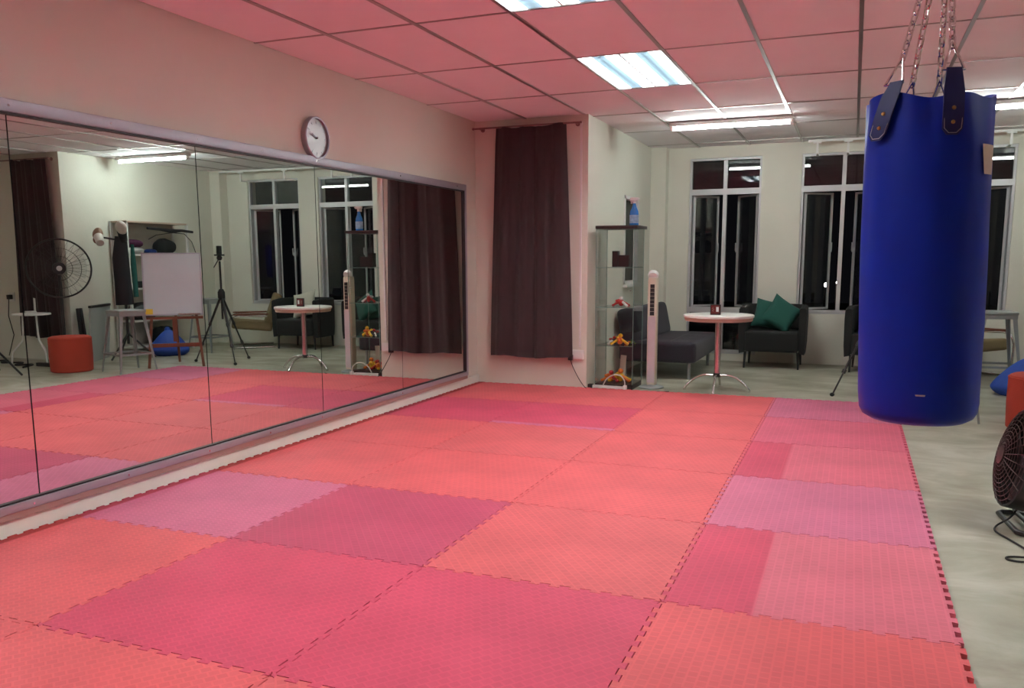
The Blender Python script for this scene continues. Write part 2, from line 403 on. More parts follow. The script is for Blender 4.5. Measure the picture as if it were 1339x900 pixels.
for y in (-.5, -1.6, -2.8, -3.4, -3.98, -4.6, -5.17):
    for yy, zz in ((y, MZ1+.036), (y-.05, MZ0-.028)): G().cyl((d-.001, yy, zz), (d+.002, yy, zz), .006, n=10).build('screw', M['chrome'], fr)


# wall clock
t = thing('wall_clock', 'round silver wall clock hung above the long mirror', 'clock', (0, -2.775, 2.12))
T = Tm(ry=PI/2)
G().lathe([(.142, .001), (.148, .012), (.148, .04), (.142, .047), (.132, .046), (.132, .030), (.0005, .030)], T=T, n=48).build('case', M['alu'], t)
face = mat('clock_brushed_face', (.40, .38, .39), .38, metal=.7)
G().lathe([(.131, .031), (.0005, .0312)], T=T, n=48).build('dial', face, t)
for k in range(12):
    a = 2*PI*k/12; r = .108
    T2 = Tm((.0335, math.sin(a)*r, math.cos(a)*r), rx=-a)
    G().box((0, 0, 0), (.002, .004 if k % 3 else .007, .018), T2).build('hour_mark', M['alu'], t, smooth=False)
for L_, w_, a in ((.085, .005, math.radians(-78)), (.06, .008, math.radians(-62))):
    G().box((.037, 0, L_/2), (.0015, w_, L_), Tm(rx=-a)).build('hand', M['alu'], t, smooth=False)
G().cyl((.033, 0, 0), (.041, 0, 0), .007, n=14).build('hub', M['dwood'], t)

# ------------------------------------------------------------------ foam puzzle mats
P_ = 1/12.
def wave(n, amp, flip):
    out = [(0., 0.), (.012, 0.)]
    for k in range(n):
        s0 = (k+.25)/n; s1 = (k+.75)/n; e = .10/n
        out += [(s0+e*.5, -amp), (s0-e*.5, amp), (s1+e*.5, amp), (s1-e*.5, -amp)]
    out += [(.988, 0.), (1., 0.)]
    return out
A_ = .011
def mat_outline(i, j):
    x0, x1 = (.028, 1.) if i == 0 else (float(i), i+1.); y1, y0 = -float(j), -j-1.
    W = wave(12, A_, 0)
    pts = []
    pts += [(x0+(x1-x0)*s, y0+o) for s, o in W[:-1]]            # near side
    pts += [(x1+o, y0+(y1-y0)*s) for s, o in W[:-1]]            # right side
    pts += [(x0+(x1-x0)*s, y1+o) for s, o in reversed(W[1:])]   # far side
    pts += [(x0+o, y0+(y1-y0)*s) for s, o in reversed(W[1:])]   # left side
    cx, cy = (x0+x1)/2, (y0+y1)/2
    return [((x-cx)*.9955, (y-cy)*.9955) for x, y in pts], cx, cy
OR = (.73, .127, .138); OR2 = (.69, .130, .140); CR = (.635, .077, .140); PK = (.69, .130, .205); MV = (.64, .165, .275); DK = (.53, .078, .145)
R45 = math.radians(38)
F = dict(oe=foam('foam_orange_red_deep_edge', (.42, .035, .035), OR, -.428, rot=R45), ce=foam('foam_crimson_deep_edge', (.36, .022, .045), CR, -.428, rot=R45), me=foam('foam_mauve_deep_edge', (.42, .04, .075), MV, -.428, rot=R45), o=foam('foam_orange_red', OR, rot=R45), o2=foam('foam_orange_red_worn', OR2, rot=-R45), c=foam('foam_crimson', CR, rot=R45), k=foam('foam_dark_crimson', DK, rot=-R45),  # edge variants: deeper colour in a strip along the mirror wall
         p=foam('foam_pink', PK), m=foam('foam_mauve_pink', MV), mr=foam('foam_mauve_pink_diagonal', MV, rot=R45),
         ps=foam('foam_pink_two_tone', CR, (.72, .15, .215), -.22), cs=foam('foam_crimson_two_tone', CR, (.70, .165, .225), -.17), cb=foam('foam_crimson_pale_strip', CR, MV, -.42, 'Y', -1, rot=R45), od=foam('foam_orange_red_brick', OR))
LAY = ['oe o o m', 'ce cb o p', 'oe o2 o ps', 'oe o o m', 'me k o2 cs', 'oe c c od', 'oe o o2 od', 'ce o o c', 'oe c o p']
NM = dict(o='orange-red', o2='orange-red', od='orange-red', c='crimson', k='dark crimson', p='pink', m='pale mauve-pink', mr='pale mauve-pink', me='pale mauve-pink', oe='orange-red', ce='crimson', ps='pink mat with darker crimson band', cs='two-tone crimson and pink', cb='crimson mat with pale strip')
CN = ['column beside the mirror wall', 'second column from the mirror', 'third column from the mirror', 'outer column beside the bare concrete']
RN = ['first row from the curtained wall', 'second row out', 'third row out', 'fourth row out', 'fifth row out', 'sixth row out', 'seventh row out', 'eighth row out', 'ninth row out']
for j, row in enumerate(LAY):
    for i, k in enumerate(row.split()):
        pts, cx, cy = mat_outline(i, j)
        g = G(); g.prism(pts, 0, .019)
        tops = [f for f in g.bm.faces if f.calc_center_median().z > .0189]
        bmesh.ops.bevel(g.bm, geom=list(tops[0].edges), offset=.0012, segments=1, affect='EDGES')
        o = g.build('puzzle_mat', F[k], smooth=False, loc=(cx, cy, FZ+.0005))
        nm = NM[k]
        lab = ('%s, %s, %s' % (nm, CN[i], RN[j])) if 'mat' in nm else ('%s foam mat, %s, %s' % (nm, CN[i], RN[j]))
        tag(o, lab, 'floor mat', 'interlocking foam floor mats')

# ------------------------------------------------------------------ lights
def troffer(r, lab):
    a, b, c, d = r; cx, cy = (a+b)/2, (c+d)/2; w, l = (b-a)/2-.012, (d-c)/2-.012
    t = thing('recessed_light', lab, 'ceiling light', (cx, cy, CZ), 0, 'recessed fluorescent panels in the ceiling')
    g = G(); h = .085
    g.bb((-w, -l, h), (w, l, h+.004)); g.bb((-w, -l, 0), (-w+.004, l, h)); g.bb((w-.004, -l, 0), (w, l, h)); g.bb((-w, -l, 0), (w, -l+.004, h)); g.bb((-w, l-.004, 0), (w, l, h))
    g.build('housing', M['reflector'], t, smooth=False)
    for k, x in enumerate((-.215, -.085, .085, .215)):
        G().cyl((x, -l+.03, .057), (x, l-.03, .057), .025, n=10).build('tube', M['tube'], t)
    g = G()
    for x in (-.15, 0, .15): g.bb((x-(.006 if x == 0 else .012), -l+.004, .001 if x == 0 else .016), (x+(.006 if x == 0 else .012), l-.004, .036))
    gb = G()
    for x in (-.15, .15): gb._add([(x-.046, -l+.004, .0015), (x+.046, -l+.004, .0015), (x+.046, l-.004, .0015), (x-.046, l-.004, .0015)], [(0, 1, 2, 3)])
    gb.build('reflector_band', M['band'], t, smooth=False)
    n = 15
    for k in range(1, n):
        y = -l+2*l*k/n; g.bb((-w+.004, y-.0015, .002), (w-.004, y+.0015, .034))
    g.build('louvre', M['louvre'], t, smooth=False)
troffer(TROFR[0], 'recessed light panel set whole within the frame, between mirror and bag')
troffer(TROFR[1], 'recessed light panel cut off by the top edge of the picture')
troffer(TROFR[2], 'recessed light panel over the nearest mats behind the viewer')
troffer(TROFR[3], 'unseen recessed light panel added to brighten the bare concrete beyond the bag')  # panel added out of view to brighten concrete, ceiling and bag
def batten(cx, cy, L_, lab, rz=0.):
    t = thing('batten_light', lab, 'ceiling light', (cx, cy, CZ-.006), rz, 'surface fluorescent battens over the seating area')
    g = G(); g.bb((-L_/2-.02, -.042, -.038), (L_/2+.02, .042, 0), bev=.004); g.build('housing', M['white'], t)
    G().cyl((-L_/2+.02, 0, -.058), (L_/2-.02, 0, -.058), .016, n=10).build('tube', M['tube2'], t)
    for s in (-1, 1): G().bb((s*L_/2-.016, -.018, -.078), (s*L_/2+.016, .018, -.034), bev=.004).build('end_cap', M['white'], t)
batten(2.40, .86, 1.16, 'surface-mounted fluorescent tube light above the round table')
batten(4.98, .76, 1.16, 'surface-mounted fluorescent tube light half hidden behind the punching bag')

# ------------------------------------------------------------------ curtains
def curtain(x0, x1, b0, b1, lab, seed, rod0, rod1, pleats):
    rnd = random.Random(seed); zt, zb = 2.545, .29
    def fn(u, v):
        z = zb+(zt-zb)*v
        xa = b0+(x0-b0)*v**1.2; xb = b1+(x1-b1)*v**1.2
        am = .042*(1-.35*v)
        y = sum(am*k_*math.sin(2*PI*(f_*u+.12*(1-v)*f_/3)+p_) for k_, f_, p_ in pleats)
        if v > .93: y *= 1+.3*(v-.93)/.07
        dz = (.012*math.sin(u*9)-.03*abs(u-.5)*0) if v == 0 else 0
        dz2 = (.008*math.sin(u*14+1)-.012*(1-abs(2*u-1))) if v > .99 else 0
        return (xa+(xb-xa)*u+.004*math.sin(40*u), -.085+y, z+dz+dz2)
    g = G(); g.grid(fn, 110, 30, .003)
    o = g.build('curtain', M['curtain']); tag(o, lab, 'curtain', 'full-length brown curtains')
    t = thing('curtain_rod', 'dark rod holding the '+('curtain next to the mirror corner' if x0 < 2 else 'curtain seen only in the mirror'), 'curtain rod', ((rod0+rod1)/2, 0, 2.545), 0, 'curtain rods')
    h = (rod1-rod0)/2
    G().cyl((-h, -.085, 0), (h, -.085, 0), .009, n=12).build('rod', M['rod'], t)
    for s in (-1, 1):
        G().blob((s*h, -.085, 0), (.013, .013, .013), 12, 8).build('finial', M['rod'], t)
        g = G(); g.cyl((s*(h-.06), YC, 0), (s*(h-.06), -.095, 0), .008, n=10); g.cyl((s*(h-.06), YC-.001, 0), (s*(h-.06), YC-.008, 0), .022, n=14)
        g.build('bracket', M['rod'], t)
    return o
curtain(.262, .992, .185, 1.062, 'dark brown curtain hanging on the wall between mirror and glass cabinet', 1, .03, 1.145, [(.75, 1.7, 2.2), (.42, 4.0, .6), (.12, 9, 1.)])
curtain(5.92, 6.52, 5.84, 6.60, 'dark brown curtain seen only in the mirror behind the pedestal fan', 2, 5.84, 6.95, [(.5, 3., .3), (.45, 7., 1.6)])
# conduit, socket, plug and cord by the cabinet
o = G().bb((1.113, YC-.014, .40), (1.131, YC, 2.56)).build('cable_conduit', M['white'], smooth=False); tag(o, 'thin white cable conduit running up the wall beside the curtain', 'conduit')
t = thing('wall_socket', 'white double wall socket low beside the curtain hem', 'socket', (1.105, YC, .325))
G().bb((-.062, -.03, -.045), (.06, 0, .045), bev=.005).build('cover', M['white'], t)
for x in (-.03, .03): G().bb((x-.006, -.0335, .012), (x+.006, -.029, .026)).build('switch', M['white'], t, smooth=False)
t = thing('power_cable', 'black plug and thin cord dropping from the socket to the floor', 'cord', (1.04, YC-.03, .30))
G().bb((-.022, -.045, -.03), (.022, 0, .022), bev=.006).build('plug', M['black'], t)
G().tube(spline([(0, -.02, -.03), (.03, -.03, -.10), (.10, -.04, -.22), (.165, -.03, -.30), (.23, .02, -.318), (.32, .08, -.318)]), .004, 6).build('cable', M['cord'], t)

# ------------------------------------------------------------------ glass cabinet and its contents
cx0, cx1, cy0, cy1, czt = 1.255, 1.635, .10, .50, 1.585
t = thing('display_cabinet', 'tall narrow glass display cabinet with dark top in the corner', 'cabinet', ((cx0+cx1)/2, (cy0+cy1)/2, FZ))
hx, hy = (cx1-cx0)/2, (cy1-cy0)/2; H = czt-FZ
G().bb((-hx-.008, -hy-.01, H-.03), (hx+.03, hy+.01, H), bev=.003).build('top_board', M['dwood'], t)
G().bb((-hx, -hy, 0), (hx, hy, .05), bev=.003).build('base_board', M['dwood'], t)
th = .004
for nm, lo, hi in (('glass_side', (-hx, -hy, .05), (-hx+th, hy, H-.03)), ('glass_side', (hx-th, -hy, .05), (hx, hy, H-.03)), ('glass_back', (-hx, hy-th, .05), (hx, hy, H-.03)), ('glass_door', (-hx+.005, -hy-.002, .055), (hx-.005, -hy+.002, H-.035))):
    o = G().bb(lo, hi).build(nm, M['cglass'], t, smooth=False)
G().cyl((hx-.03, -hy-.002, .98), (hx-.03, -hy-.03, .98), .008, n=12).build('door_knob', M['chrome'], o)
edge = mat('green_glass_edge', (.20, .30, .27), .2)
for z in (1.20, .81, .43):
    G().bb((-hx+.006, -hy+.008, z-.002), (hx-.006, hy-.008, z+.003)).build('shelf', M['cglass'], t, smooth=False)
    for ya in (-hy+.006, hy-.0085): G().bb((-hx+.006, ya, z-.0025), (hx-.006, ya+.0025, z+.0035)).build('shelf_edge', edge, t, smooth=False)
for sx in (-1, 1):
    for sy in (-1, 1): G().bb((sx*hx-.0025, sy*hy-.0025, .05), (sx*hx+.0025, sy*hy+.0025, H-.03)).build('corner_edge', edge, t, smooth=False)
BX, BY = (cx0+cx1)/2, (cy0+cy1)/2
def speakerbox(x, y, z, w, d, h, lab):
    t = thing('black_box', lab, 'box', (x, y, z), 0, 'dark boxes on the top cabinet shelf')
    G().bb((-w/2, -d/2, 0), (w/2, d/2, h), bev=.004).build('body', M['black'], t); G().bb((-w/2+.006, -d/2-.003, .008), (w/2-.006, -d/2, h-.01)).build('front_cover', M['dwood'], t, smooth=False)
speakerbox(1.415, .25, 1.187, .058, .08, .155, 'tall narrow dark box on the top shelf of the glass cabinet')
speakerbox(1.50, .27, 1.187, .11, .10, .115, 'squat dark box on the top shelf of the glass cabinet')
def toy(x, y, z, cols, n, spread, lab, seed, name='toy_figure'):
    rnd = random.Random(seed)
    t = thing(name, lab, 'toy', (x, y, z), rnd.random(), 'small toys kept in the glass cabinet')
    G().blob((0, 0, spread*.42), (spread*.34, spread*.28, spread*.42), 14, 10).build('body', cols[0], t)
    G().blob((0, -.01, spread*.95), (spread*.24, spread*.24, spread*.22), 14, 8).build('head', cols[1], t)
    for k in range(n):
        a = 2*PI*k/n+.4
        p = (math.cos(a)*spread*.95, math.sin(a)*spread*.6, spread*(.12+.55*(k % 2)))
        g = G(); g.tube([(math.cos(a)*spread*.2, math.sin(a)*spread*.2, spread*.5), (p[0]*.65, p[1]*.65, max(p[2], .02)+spread*.1), p], [spread*.15, spread*.13, spread*.12], 8)
        g.blob(p, (spread*.19, spread*.17, spread*.15), 10, 6)
        g.build('limb', cols[k % len(cols)], t)
toy(1.475, .25, .797, [M['redp'], M['white'], M['redp']], 5, .085, 'red and white toy figure on the middle cabinet shelf', 3)
toy(1.405, .25, .417, [M['dwood'], M['redp'], M['white']], 4, .07, 'dark red and white toy on the lower cabinet shelf', 5)
toy(1.475, .22, .417, [M['orange'], M['yellow'], M['yellow']], 5, .095, 'bright orange and yellow toy on the lower cabinet shelf', 6)
toy(1.57, .30, .417, [M['green'], M['leafm'], M['orange']], 4, .045, 'small green toy at the edge of the lower cabinet shelf', 7)
toy(1.38, .26, .034, [M['orange'], M['redp'], M['orange']], 5, .10, 'orange toy figure on the cabinet floor', 8)
toy(1.47, .28, .034, [M['yellow'], M['orange'], M['yellow']], 5, .115, 'yellow and orange toy figure on the cabinet floor', 9)
t = thing('card_tag', 'pale green paper tag standing upright on the cabinet floor', 'card', (1.45, .40, .031)); G().bb((-.03, -.002, 0), (.03, .002, .26), Tm(ry=.08)).build('card', M['cush'], t, smooth=False)
# spray bottle
t = thing('spray_bottle', 'blue cleaning spray bottle standing on top of the glass cabinet', 'bottle', (1.585, .28, czt))
def oval(w, d, z, n=20): return [(w*math.cos(2*PI*k/n), d*math.sin(2*PI*k/n), z) for k in range(n)]
G().loft([oval(.040, .026, 0), oval(.045, .029, .006), oval(.045, .029, .10), oval(.040, .026, .14), oval(.024, .020, .175), oval(.016, .016, .205), oval(.016, .016, .22)]).build('body', M['bottle'], t)
G().loft([oval(.0455, .0295, .025), oval(.046, .030, .03), oval(.046, .030, .10), oval(.0455, .0295, .105)]).build('label_band', mat('bottle_label', (.30, .42, .72), .3, var=.7, vscale=35), t)
g = G(); g.lathe([(.018, .215), (.018, .238), (.013, .245)], n=16); g.box((.0, 0, .258), (.085, .026, .03), bev=.008); g.box((-.03, 0, .235), (.012, .014, .045), Tm((0, 0, 0), ry=.0), bev=.003)
g.box((.047, 0, .26), (.014, .014, .014)); g.build('trigger_head', M['white'], t)
# power strip on floor before cabinet
t = thing('power_strip', 'white extension strip lying on the floor before the glass cabinet', 'power strip', (1.40, .052, FZ))
G().box((0, 0, .021), (.32, .055, .038), Tm(rz=-.12), bev=.008).build('body', M['white'], t)
G().bb((-.20, -.025, 0), (-.155, .03, .05), bev=.006).build('black_plug', M['black'], t)
G().bb((.165, -.045, 0), (.20, -.005, .055), bev=.006).build('white_plug', M['white'], t)
G().tube(spline([(.18, -.025, .05), (.175, -.02, .10), (.13, 0, .145), (.06, .01, .15), (-.01, .01, .11), (-.05, .015, .045)]), .006, 8).build('cord_loop', M['cordw'], t)
G().tube(spline([(.2, -.02, .02), (.25, -.012, .006), (.31, -.02, .006), (.40, -.005, .006), (.52, .02, .006), (.60, .06, .006)]), .004, 6).build('cord_tail', M['cord'], t)

# ------------------------------------------------------------------ tower fan
t = thing('tower_fan', 'slim cream tower fan on round grey base beside the cabinet', 'fan', (1.778, .33, FZ), .05)
G().lathe([(.120, 0), (.123, .008), (.117, .018), (.06, .032), (.05, .04)], n=40).build('base', M['steel'], t)
def rr(w, d, z, n=24, p=.45):
    return [(w*math.copysign(abs(math.cos(2*PI*k/n))**p, math.cos(2*PI*k/n)), d*math.copysign(abs(math.sin(2*PI*k/n))**p, math.sin(2*PI*k/n)), z) for k in range(n)]
G().loft([rr(.045, .05, .03), rr(.049, .055, .05), rr(.049, .055, 1.08), rr(.045, .05, 1.10)]).build('body', M['cream'], t)
G().bb((-.036, -.060, .06), (.036, -.052, .72)).build('front_panel', M['fanface'], t, smooth=False)
G().bb((-.020, -.0615, .73), (.022, -.052, 1.035)).build('grille_opening', M['black'], t, smooth=False)
g = G()
for k in range(1, 8): g.bb((-.020, -.0625, .73+k*.038), (.022, -.0612, .7325+k*.038))
g.build('grille_slats', M['cream'], t, smooth=False)
g = G(); T = Tm((0, -.01, 1.125), rx=math.radians(-62))
g.lathe([(.044, -.03), (.052, -.01), (.052, .01), (.046, .018), (.0005, .018)], T=T, n=28); g.build('head', M['white'], t)
G().lathe([(.040, .0185), (.036, .022), (.0005, .022)], T=T, n=28).build('control_dial', M['dwood'], t); G().lathe([(.028, .0225), (.025, .025), (.0005, .025)], T=T, n=28).build('dial_centre', M['fanface'], t)

# ------------------------------------------------------------------ sofa bed
t = thing('sofa_bed', 'dark charcoal tufted sofa bed along the side wall behind the cabinet', 'sofa', (1.66, 1.72, FZ))
hl = .73
G().box((.02, 0, .290), (.84, 2*hl, .23), bev=.055, seg=4).build('seat_cushion', M['sofa'], t)
g = G(); T = Tm((-.235, 0, .37), ry=math.radians(-12), rz=-.05)
g.box((0, 0, .19), (.22, 2*hl-.06, .40), T, bev=.07, seg=5); g.build('backrest', M['sofa'], t)
g = G(); 
for y in (-.36, 0, .36):
    g.bb((-.36, y-.005, .4065), (.42, y+.005, .4075))
for x in (-.1, .16): g.bb((x-.004, -hl+.05, .4065), (x+.004, hl-.05, .4075))
g.build('tufting_seams', M['black'], t, smooth=False)
for sx, sy in ((.36, -.66), (.36, .62), (-.34, -.66), (-.34, .62)): G().cyl((sx, sy, 0), (sx, sy, .19), .016, .02, 12).build('leg', M['steel'], t)

# ------------------------------------------------------------------ round table with sign
def round_table(x, y, rz, lab):
    t = thing('round_table', lab, 'table', (x, y, FZ), rz)
    G().lathe([(.325, .722), (.333, .727), (.333, .745), (.326, .75), (.0005, .75)], n=64).build('tabletop', M['tabletop'], t)
    G().lathe([(.0005, .690), (.315, .690), (.318, .692), (.325, .722), (.0005, .722)], n=64).build('table_underside', M['tabledge'], t)
    G().cyl((0, 0, .17), (0, 0, .69), .030, n=24).build('column', mat('brushed_column', (.62, .52, .52), .22, metal=.9), t)
    G().lathe([(.034, .14), (.036, .15), (.036, .175), (.031, .18)], n=24).build('collar', M['blackm'], t)
    for k in range(4):
        a = k*PI/2; pts = []
        for i in range(13):
            f = i/12; r = .02+.29*f; z = .155-.0+.01*math.sin(f*PI)*1. - .135*f**2.6
            pts.append((r*math.cos(a), r*math.sin(a), max(z, .018)))
        L = G().tube(pts, .0125, 10).build('leg', M['chrome'], t)
        G().cyl((.31*math.cos(a), .31*math.sin(a), 0), (.31*math.cos(a), .31*math.sin(a), .018), .014, n=12).build('foot_pad', M['chrome'], L)
    return t
round_table(2.42, .335, math.radians(2), 'round white pedestal table on arched chrome feet at the mats edge')
t = thing('table_sign', 'small maroon menu sign standing on the round white table', 'sign', (2.40, .26, FZ+.75), .05)
G().bb((-.048, -.012, 0), (.048, .012, .098), bev=.002).build('frame', M['dwood'], t); G().bb((-.040, -.0135, .012), (.040, -.011, .09)).build('face', M['signred'], t, smooth=False)
G().bb((.006, -.015, .03), (.030, -.0132, .075)).build('white_card', M['white'], t, smooth=False)
g = G(); g.tube([(-.02, -.0148, .072), (-.03, -.0148, .062), (-.014, -.0148, .052), (-.028, -.0148, .042), (-.018, -.0148, .032)], .002, 6); g.build('scroll_mark', M['cush'], t)

# ------------------------------------------------------------------ armchairs
def armchair(x, y, rz, lab):
    t = thing('armchair', lab, 'armchair', (x, y, FZ), rz, 'dark tub armchairs along the windows')
    # shell: U of back and sides, one closed section lofted around
    path = [(-.335, -.30), (-.338, -.1), (-.335, .12), (-.30, .24), (-.2, .295), (0, .31), (.2, .295), (.30, .24), (.335, .12), (.338, -.1), (.335, -.30)]
    rings = []
    for i, (px, py) in enumerate(path):
        a = Vector(path[min(i+1, len(path)-1)])-Vector(path[max(i-1, 0)]); n = Vector((-a.y, a.x)).normalized()
        ring = []
        for (o_, z) in ((-.028, .19), (.03, .175), (.040, .30), (.044, .60), (.040, .715), (.02, .735), (-.02, .735), (-.036, .715), (-.038, .5), (-.034, .25)):
            zz = z - (.02 if abs(px) > .33 and py < -.2 and z > .7 else 0)
            ring.append((px+n.x*o_, py+n.y*o_, zz))
        rings.append(ring)
    G().loft(rings).build('shell', M['dgrey'], t)
    G().bb((-.30, -.33, .20), (.30, .27, .44), bev=.035, seg=4).build('seat_cushion', M['dgrey'], t)
    for sx in (-1, 1):
        for sy in (-.27, .24): G().cyl((sx*.305, sy, 0), (sx*.295, sy, .20), .011, .017, 12).build('leg', M['blackm'], t)
    return t
def cushion(c, w, T, m, lab, grp=None):
    t = thing('cushion', lab, 'cushion', c, 0, grp)
    def fn(q):
        u, v = q.x, q.z; k = .5
        return Vector((u, q.y, v))
    g = G(); n = 14; rings = []
    V = []
    def h(u, v): return .065*max(0, (1-abs(u)**2.6))**.6*max(0, (1-abs(v)**2.6))**.6+.003
    def pinch(u, v): s = 1-.09*(1-abs(v)**2)*abs(u)**3; r = 1-.09*(1-abs(u)**2)*abs(v)**3; return u*s*w/2, v*r*w/2
    verts = []; faces = []
    for s in (1, -1):
        for j in range(n+1):
            for i in range(n+1):
                u, v = -1+2*i/n, -1+2*j/n; x, z = pinch(u, v); verts.append((x, s*h(u, v), z))
    o = (n+1)**2
    for j in range(n):
        for i in range(n):
            a = j*(n+1)+i; faces.append((a, a+1, a+n+2, a+n+1)); faces.append((o+a, o+a+n+1, o+a+n+2, o+a+1))
    W = n+1
    for i in range(n):
        faces.append((i+1, i, o+i, o+i+1)); a = n*W+i; faces.append((a, a+1, o+a+1, o+a))
        a = i*W; faces.append((a, a+W, o+a+W, o+a)); a = i*W+n; faces.append((a+W, a, o+a, o+a+W))
    g._add(verts, faces, T); g.build('cover', m, t); return t
armchair(2.76, 2.53, 0, 'dark grey tub armchair with two teal cushions under the first window gap')
cushion((2.70, 2.52, .60), .36, Tm(rx=-.42, ry=math.radians(10)), M['teal'], 'flatter teal cushion at the back of the dark armchair', 'teal cushions on the armchair')
cushion((2.85, 2.41, .61), .37, Tm(rx=-.40, ry=math.radians(33), rz=.12), M['teal'], 'teal cushion tipped on its corner in front, on the dark armchair', 'teal cushions on the armchair')
armchair(3.94, 2.50, math.radians(-4), 'dark tub armchair with pale cushion, mostly hidden behind the punching bag')
cushion((3.93, 2.46, .62), .40, Tm(rx=-.42, ry=math.radians(14)), M['cush'], 'pale cushion on the armchair behind the punching bag')
# tan cantilever armchair
t = thing('lounge_chair', 'tan lounge chair with chrome loop legs under the last window', 'armchair', (4.78, 2.34, FZ), math.radians(50))
g = G(); g.box((0, -.05, .33), (.56, .58, .13), Tm(rx=math.radians(-6)), bev=.045, seg=4); g.build('seat_cushion', M['tan'], t)
g = G(); g.box((0, 0, .22), (.54, .12, .52), Tm((0, .22, .34), rx=math.radians(-20)), bev=.05, seg=4); g.build('backrest', M['tan'], t)
for s in (-1, 1):
    x = s*.315
    G().tube([(x, -.30, .02), (x, -.33, .10), (x, -.34, .36), (x, -.30, .46), (x, -.22, .485), (x, .20, .47)], .013, 10).build('leg', M['chrome'], t)
    G().tube([(x, -.30, .018), (x, .0, .014), (x, .30, .018)], .013, 10).build('runner', M['chrome'], t)
    G().box((x, -.03, .505), (.05, .5, .022), bev=.008).build('armrest', M['wood'], t)

# ------------------------------------------------------------------ metal stools
def stool(x, y, z, rz, lab):
    t = thing('metal_stool', lab, 'stool', (x, y, FZ), rz, 'galvanised metal bar stools'); H = z
    G().box((0, 0, H-.015), (.33, .33, .03), bev=.012).build('seat', M['steel'], t)
    G().box((0, 0, H-.05), (.315, .315, .045), bev=.004).build('seat_skirt', M['steel'], t)
    for sx in (-1, 1):
        for sy in (-1, 1):
            rings = []
            for f in (0, .3, 1):
                cx, cy = sx*(.225-.075*f), sy*(.225-.075*f); zz = f*(H-.03); w = .016+.026*f; th = .005
                # L-section folded leg, open side inwards
                p = [(0, 0), (-w*sx, 0), (-w*sx, -th*sy), (-th*sx, -th*sy), (-th*sx, -w*sy), (0, -w*sy)]
                rings.append([(cx+a, cy+b, zz) for a, b in p])
            G().loft(rings).build('leg', M['steel'], t, smooth=False)
    for zz, k in ((.22, .202), (.24, .2)):
        pass
    for a in range(4):
        T = Tm(rz=a*PI/2); G().bb((-.198, -.206, .20), (.198, -.200, .222), T).build('stretcher', M['steel'], t, smooth=False)
    return t
stool(4.30, -.50, .725, math.radians(17), 'galvanised metal stool near the mats, seen in the mirror beside the whiteboard')
stool(4.95, 1.62, .755, math.radians(4), 'galvanised metal stool by the window wall, showing beside the punching bag')

# ------------------------------------------------------------------ pouf and beanbag
t = thing('pouf', 'round red-orange fabric pouf standing on the concrete floor', 'pouf', (4.97, -.72, FZ))
G().lathe([(.0005, 0), (.215, 0), (.228, .012), (.235, .2), (.233, .38), (.223, .405), (.20, .415), (.0005, .422)], n=48).build('body', M['red'], t)
g = G(); g.tube([(.232*math.cos(a*PI/24), .232*math.sin(a*PI/24), .39) for a in range(48)], .005, 6, loop=True); g.build('piping', M['red'], t)
t = thing('beanbag', 'blue beanbag slumped on the floor behind the red pouf', 'beanbag', (5.15, 1.02, FZ), .3)
def fb(q):
    k = 1+.10*math.sin(3*math.atan2(q.y, q.x))+.05*math.sin(5*math.atan2(q.y, q.x)+1)
    z = q.z
    s = 1-.45*max(0, z)/.24
    return Vector((q.x*k*s, q.y*k*s, z if z > 0 else z*.45))
G().blob((0, 0, .085), (.26, .25, .27), 32, 18, fn=fb).build('body', M['blue'], t, sub=1)
g = G(); g.blob((.02, 0, .34), (.05, .04, .05), 14, 8); g.build('tied_top', M['blue'], t)

# ------------------------------------------------------------------ punching bag
bx, by = 3.805, -5.185
BZ0, BZ1 = .79, 1.705
t = thing('punching_bag', 'large blue vinyl punching bag hanging on chains over the mats', 'punching bag', (bx, by, BZ0))
HB = BZ1-BZ0; view = math.atan2(-7.98-by, 3.6055-bx)   # angle of the side that faces the viewer
n = 96; rings = []
def brad(f):
    return .1655+.005*math.sin(f*PI*.9)-.0015*f
def rim(a):
    return .010*math.sin(2*a+.6)+.007*math.sin(5*a+.3)
LX, LY = -.026*.928, -.026*.372
prof = [(0, .35, -.013), (0, .8, -.009), (0, .93, .004), (0, .985, .022), (0, 1, .05)]
for _, k, z in prof: rings.append([(brad(0)*k*math.cos(2*PI*i/n), brad(0)*k*math.sin(2*PI*i/n), z) for i in range(n)])
m_ = 44
for j in range(1, m_+1):
    f = .05/HB+(1-.05/HB)*j/m_; ring = []
    for i in range(n):
        a = 2*PI*i/n; r = brad(f)
        r += .0016*math.sin(7*a+9*f)*(.2+f*f)+.0012*math.sin(13*a-6*f)*f
        w = max(0, (f-.78)/.22)
        r += w**2*(.006*math.sin(5*a+1.2)+.004*math.sin(9*a))
        ring.append((r*math.cos(a)+LX*f, r*math.sin(a)+LY*f, f*HB+w*rim(a)))
    rings.append(ring)
top = rings[-1]
for k, dz in ((.978, .001), (.965, -.012), (.955, -.07)): rings.append([((x-LX)*k+LX, (y-LY)*k+LY, z+dz) for x, y, z in top])
rings.append([(x*.5, y*.5, HB-.085) for x, y, z in top])
G().loft(rings).build('body', M['bag'], t)
hook = Vector((-.0, .0, 2.29-BZ0))
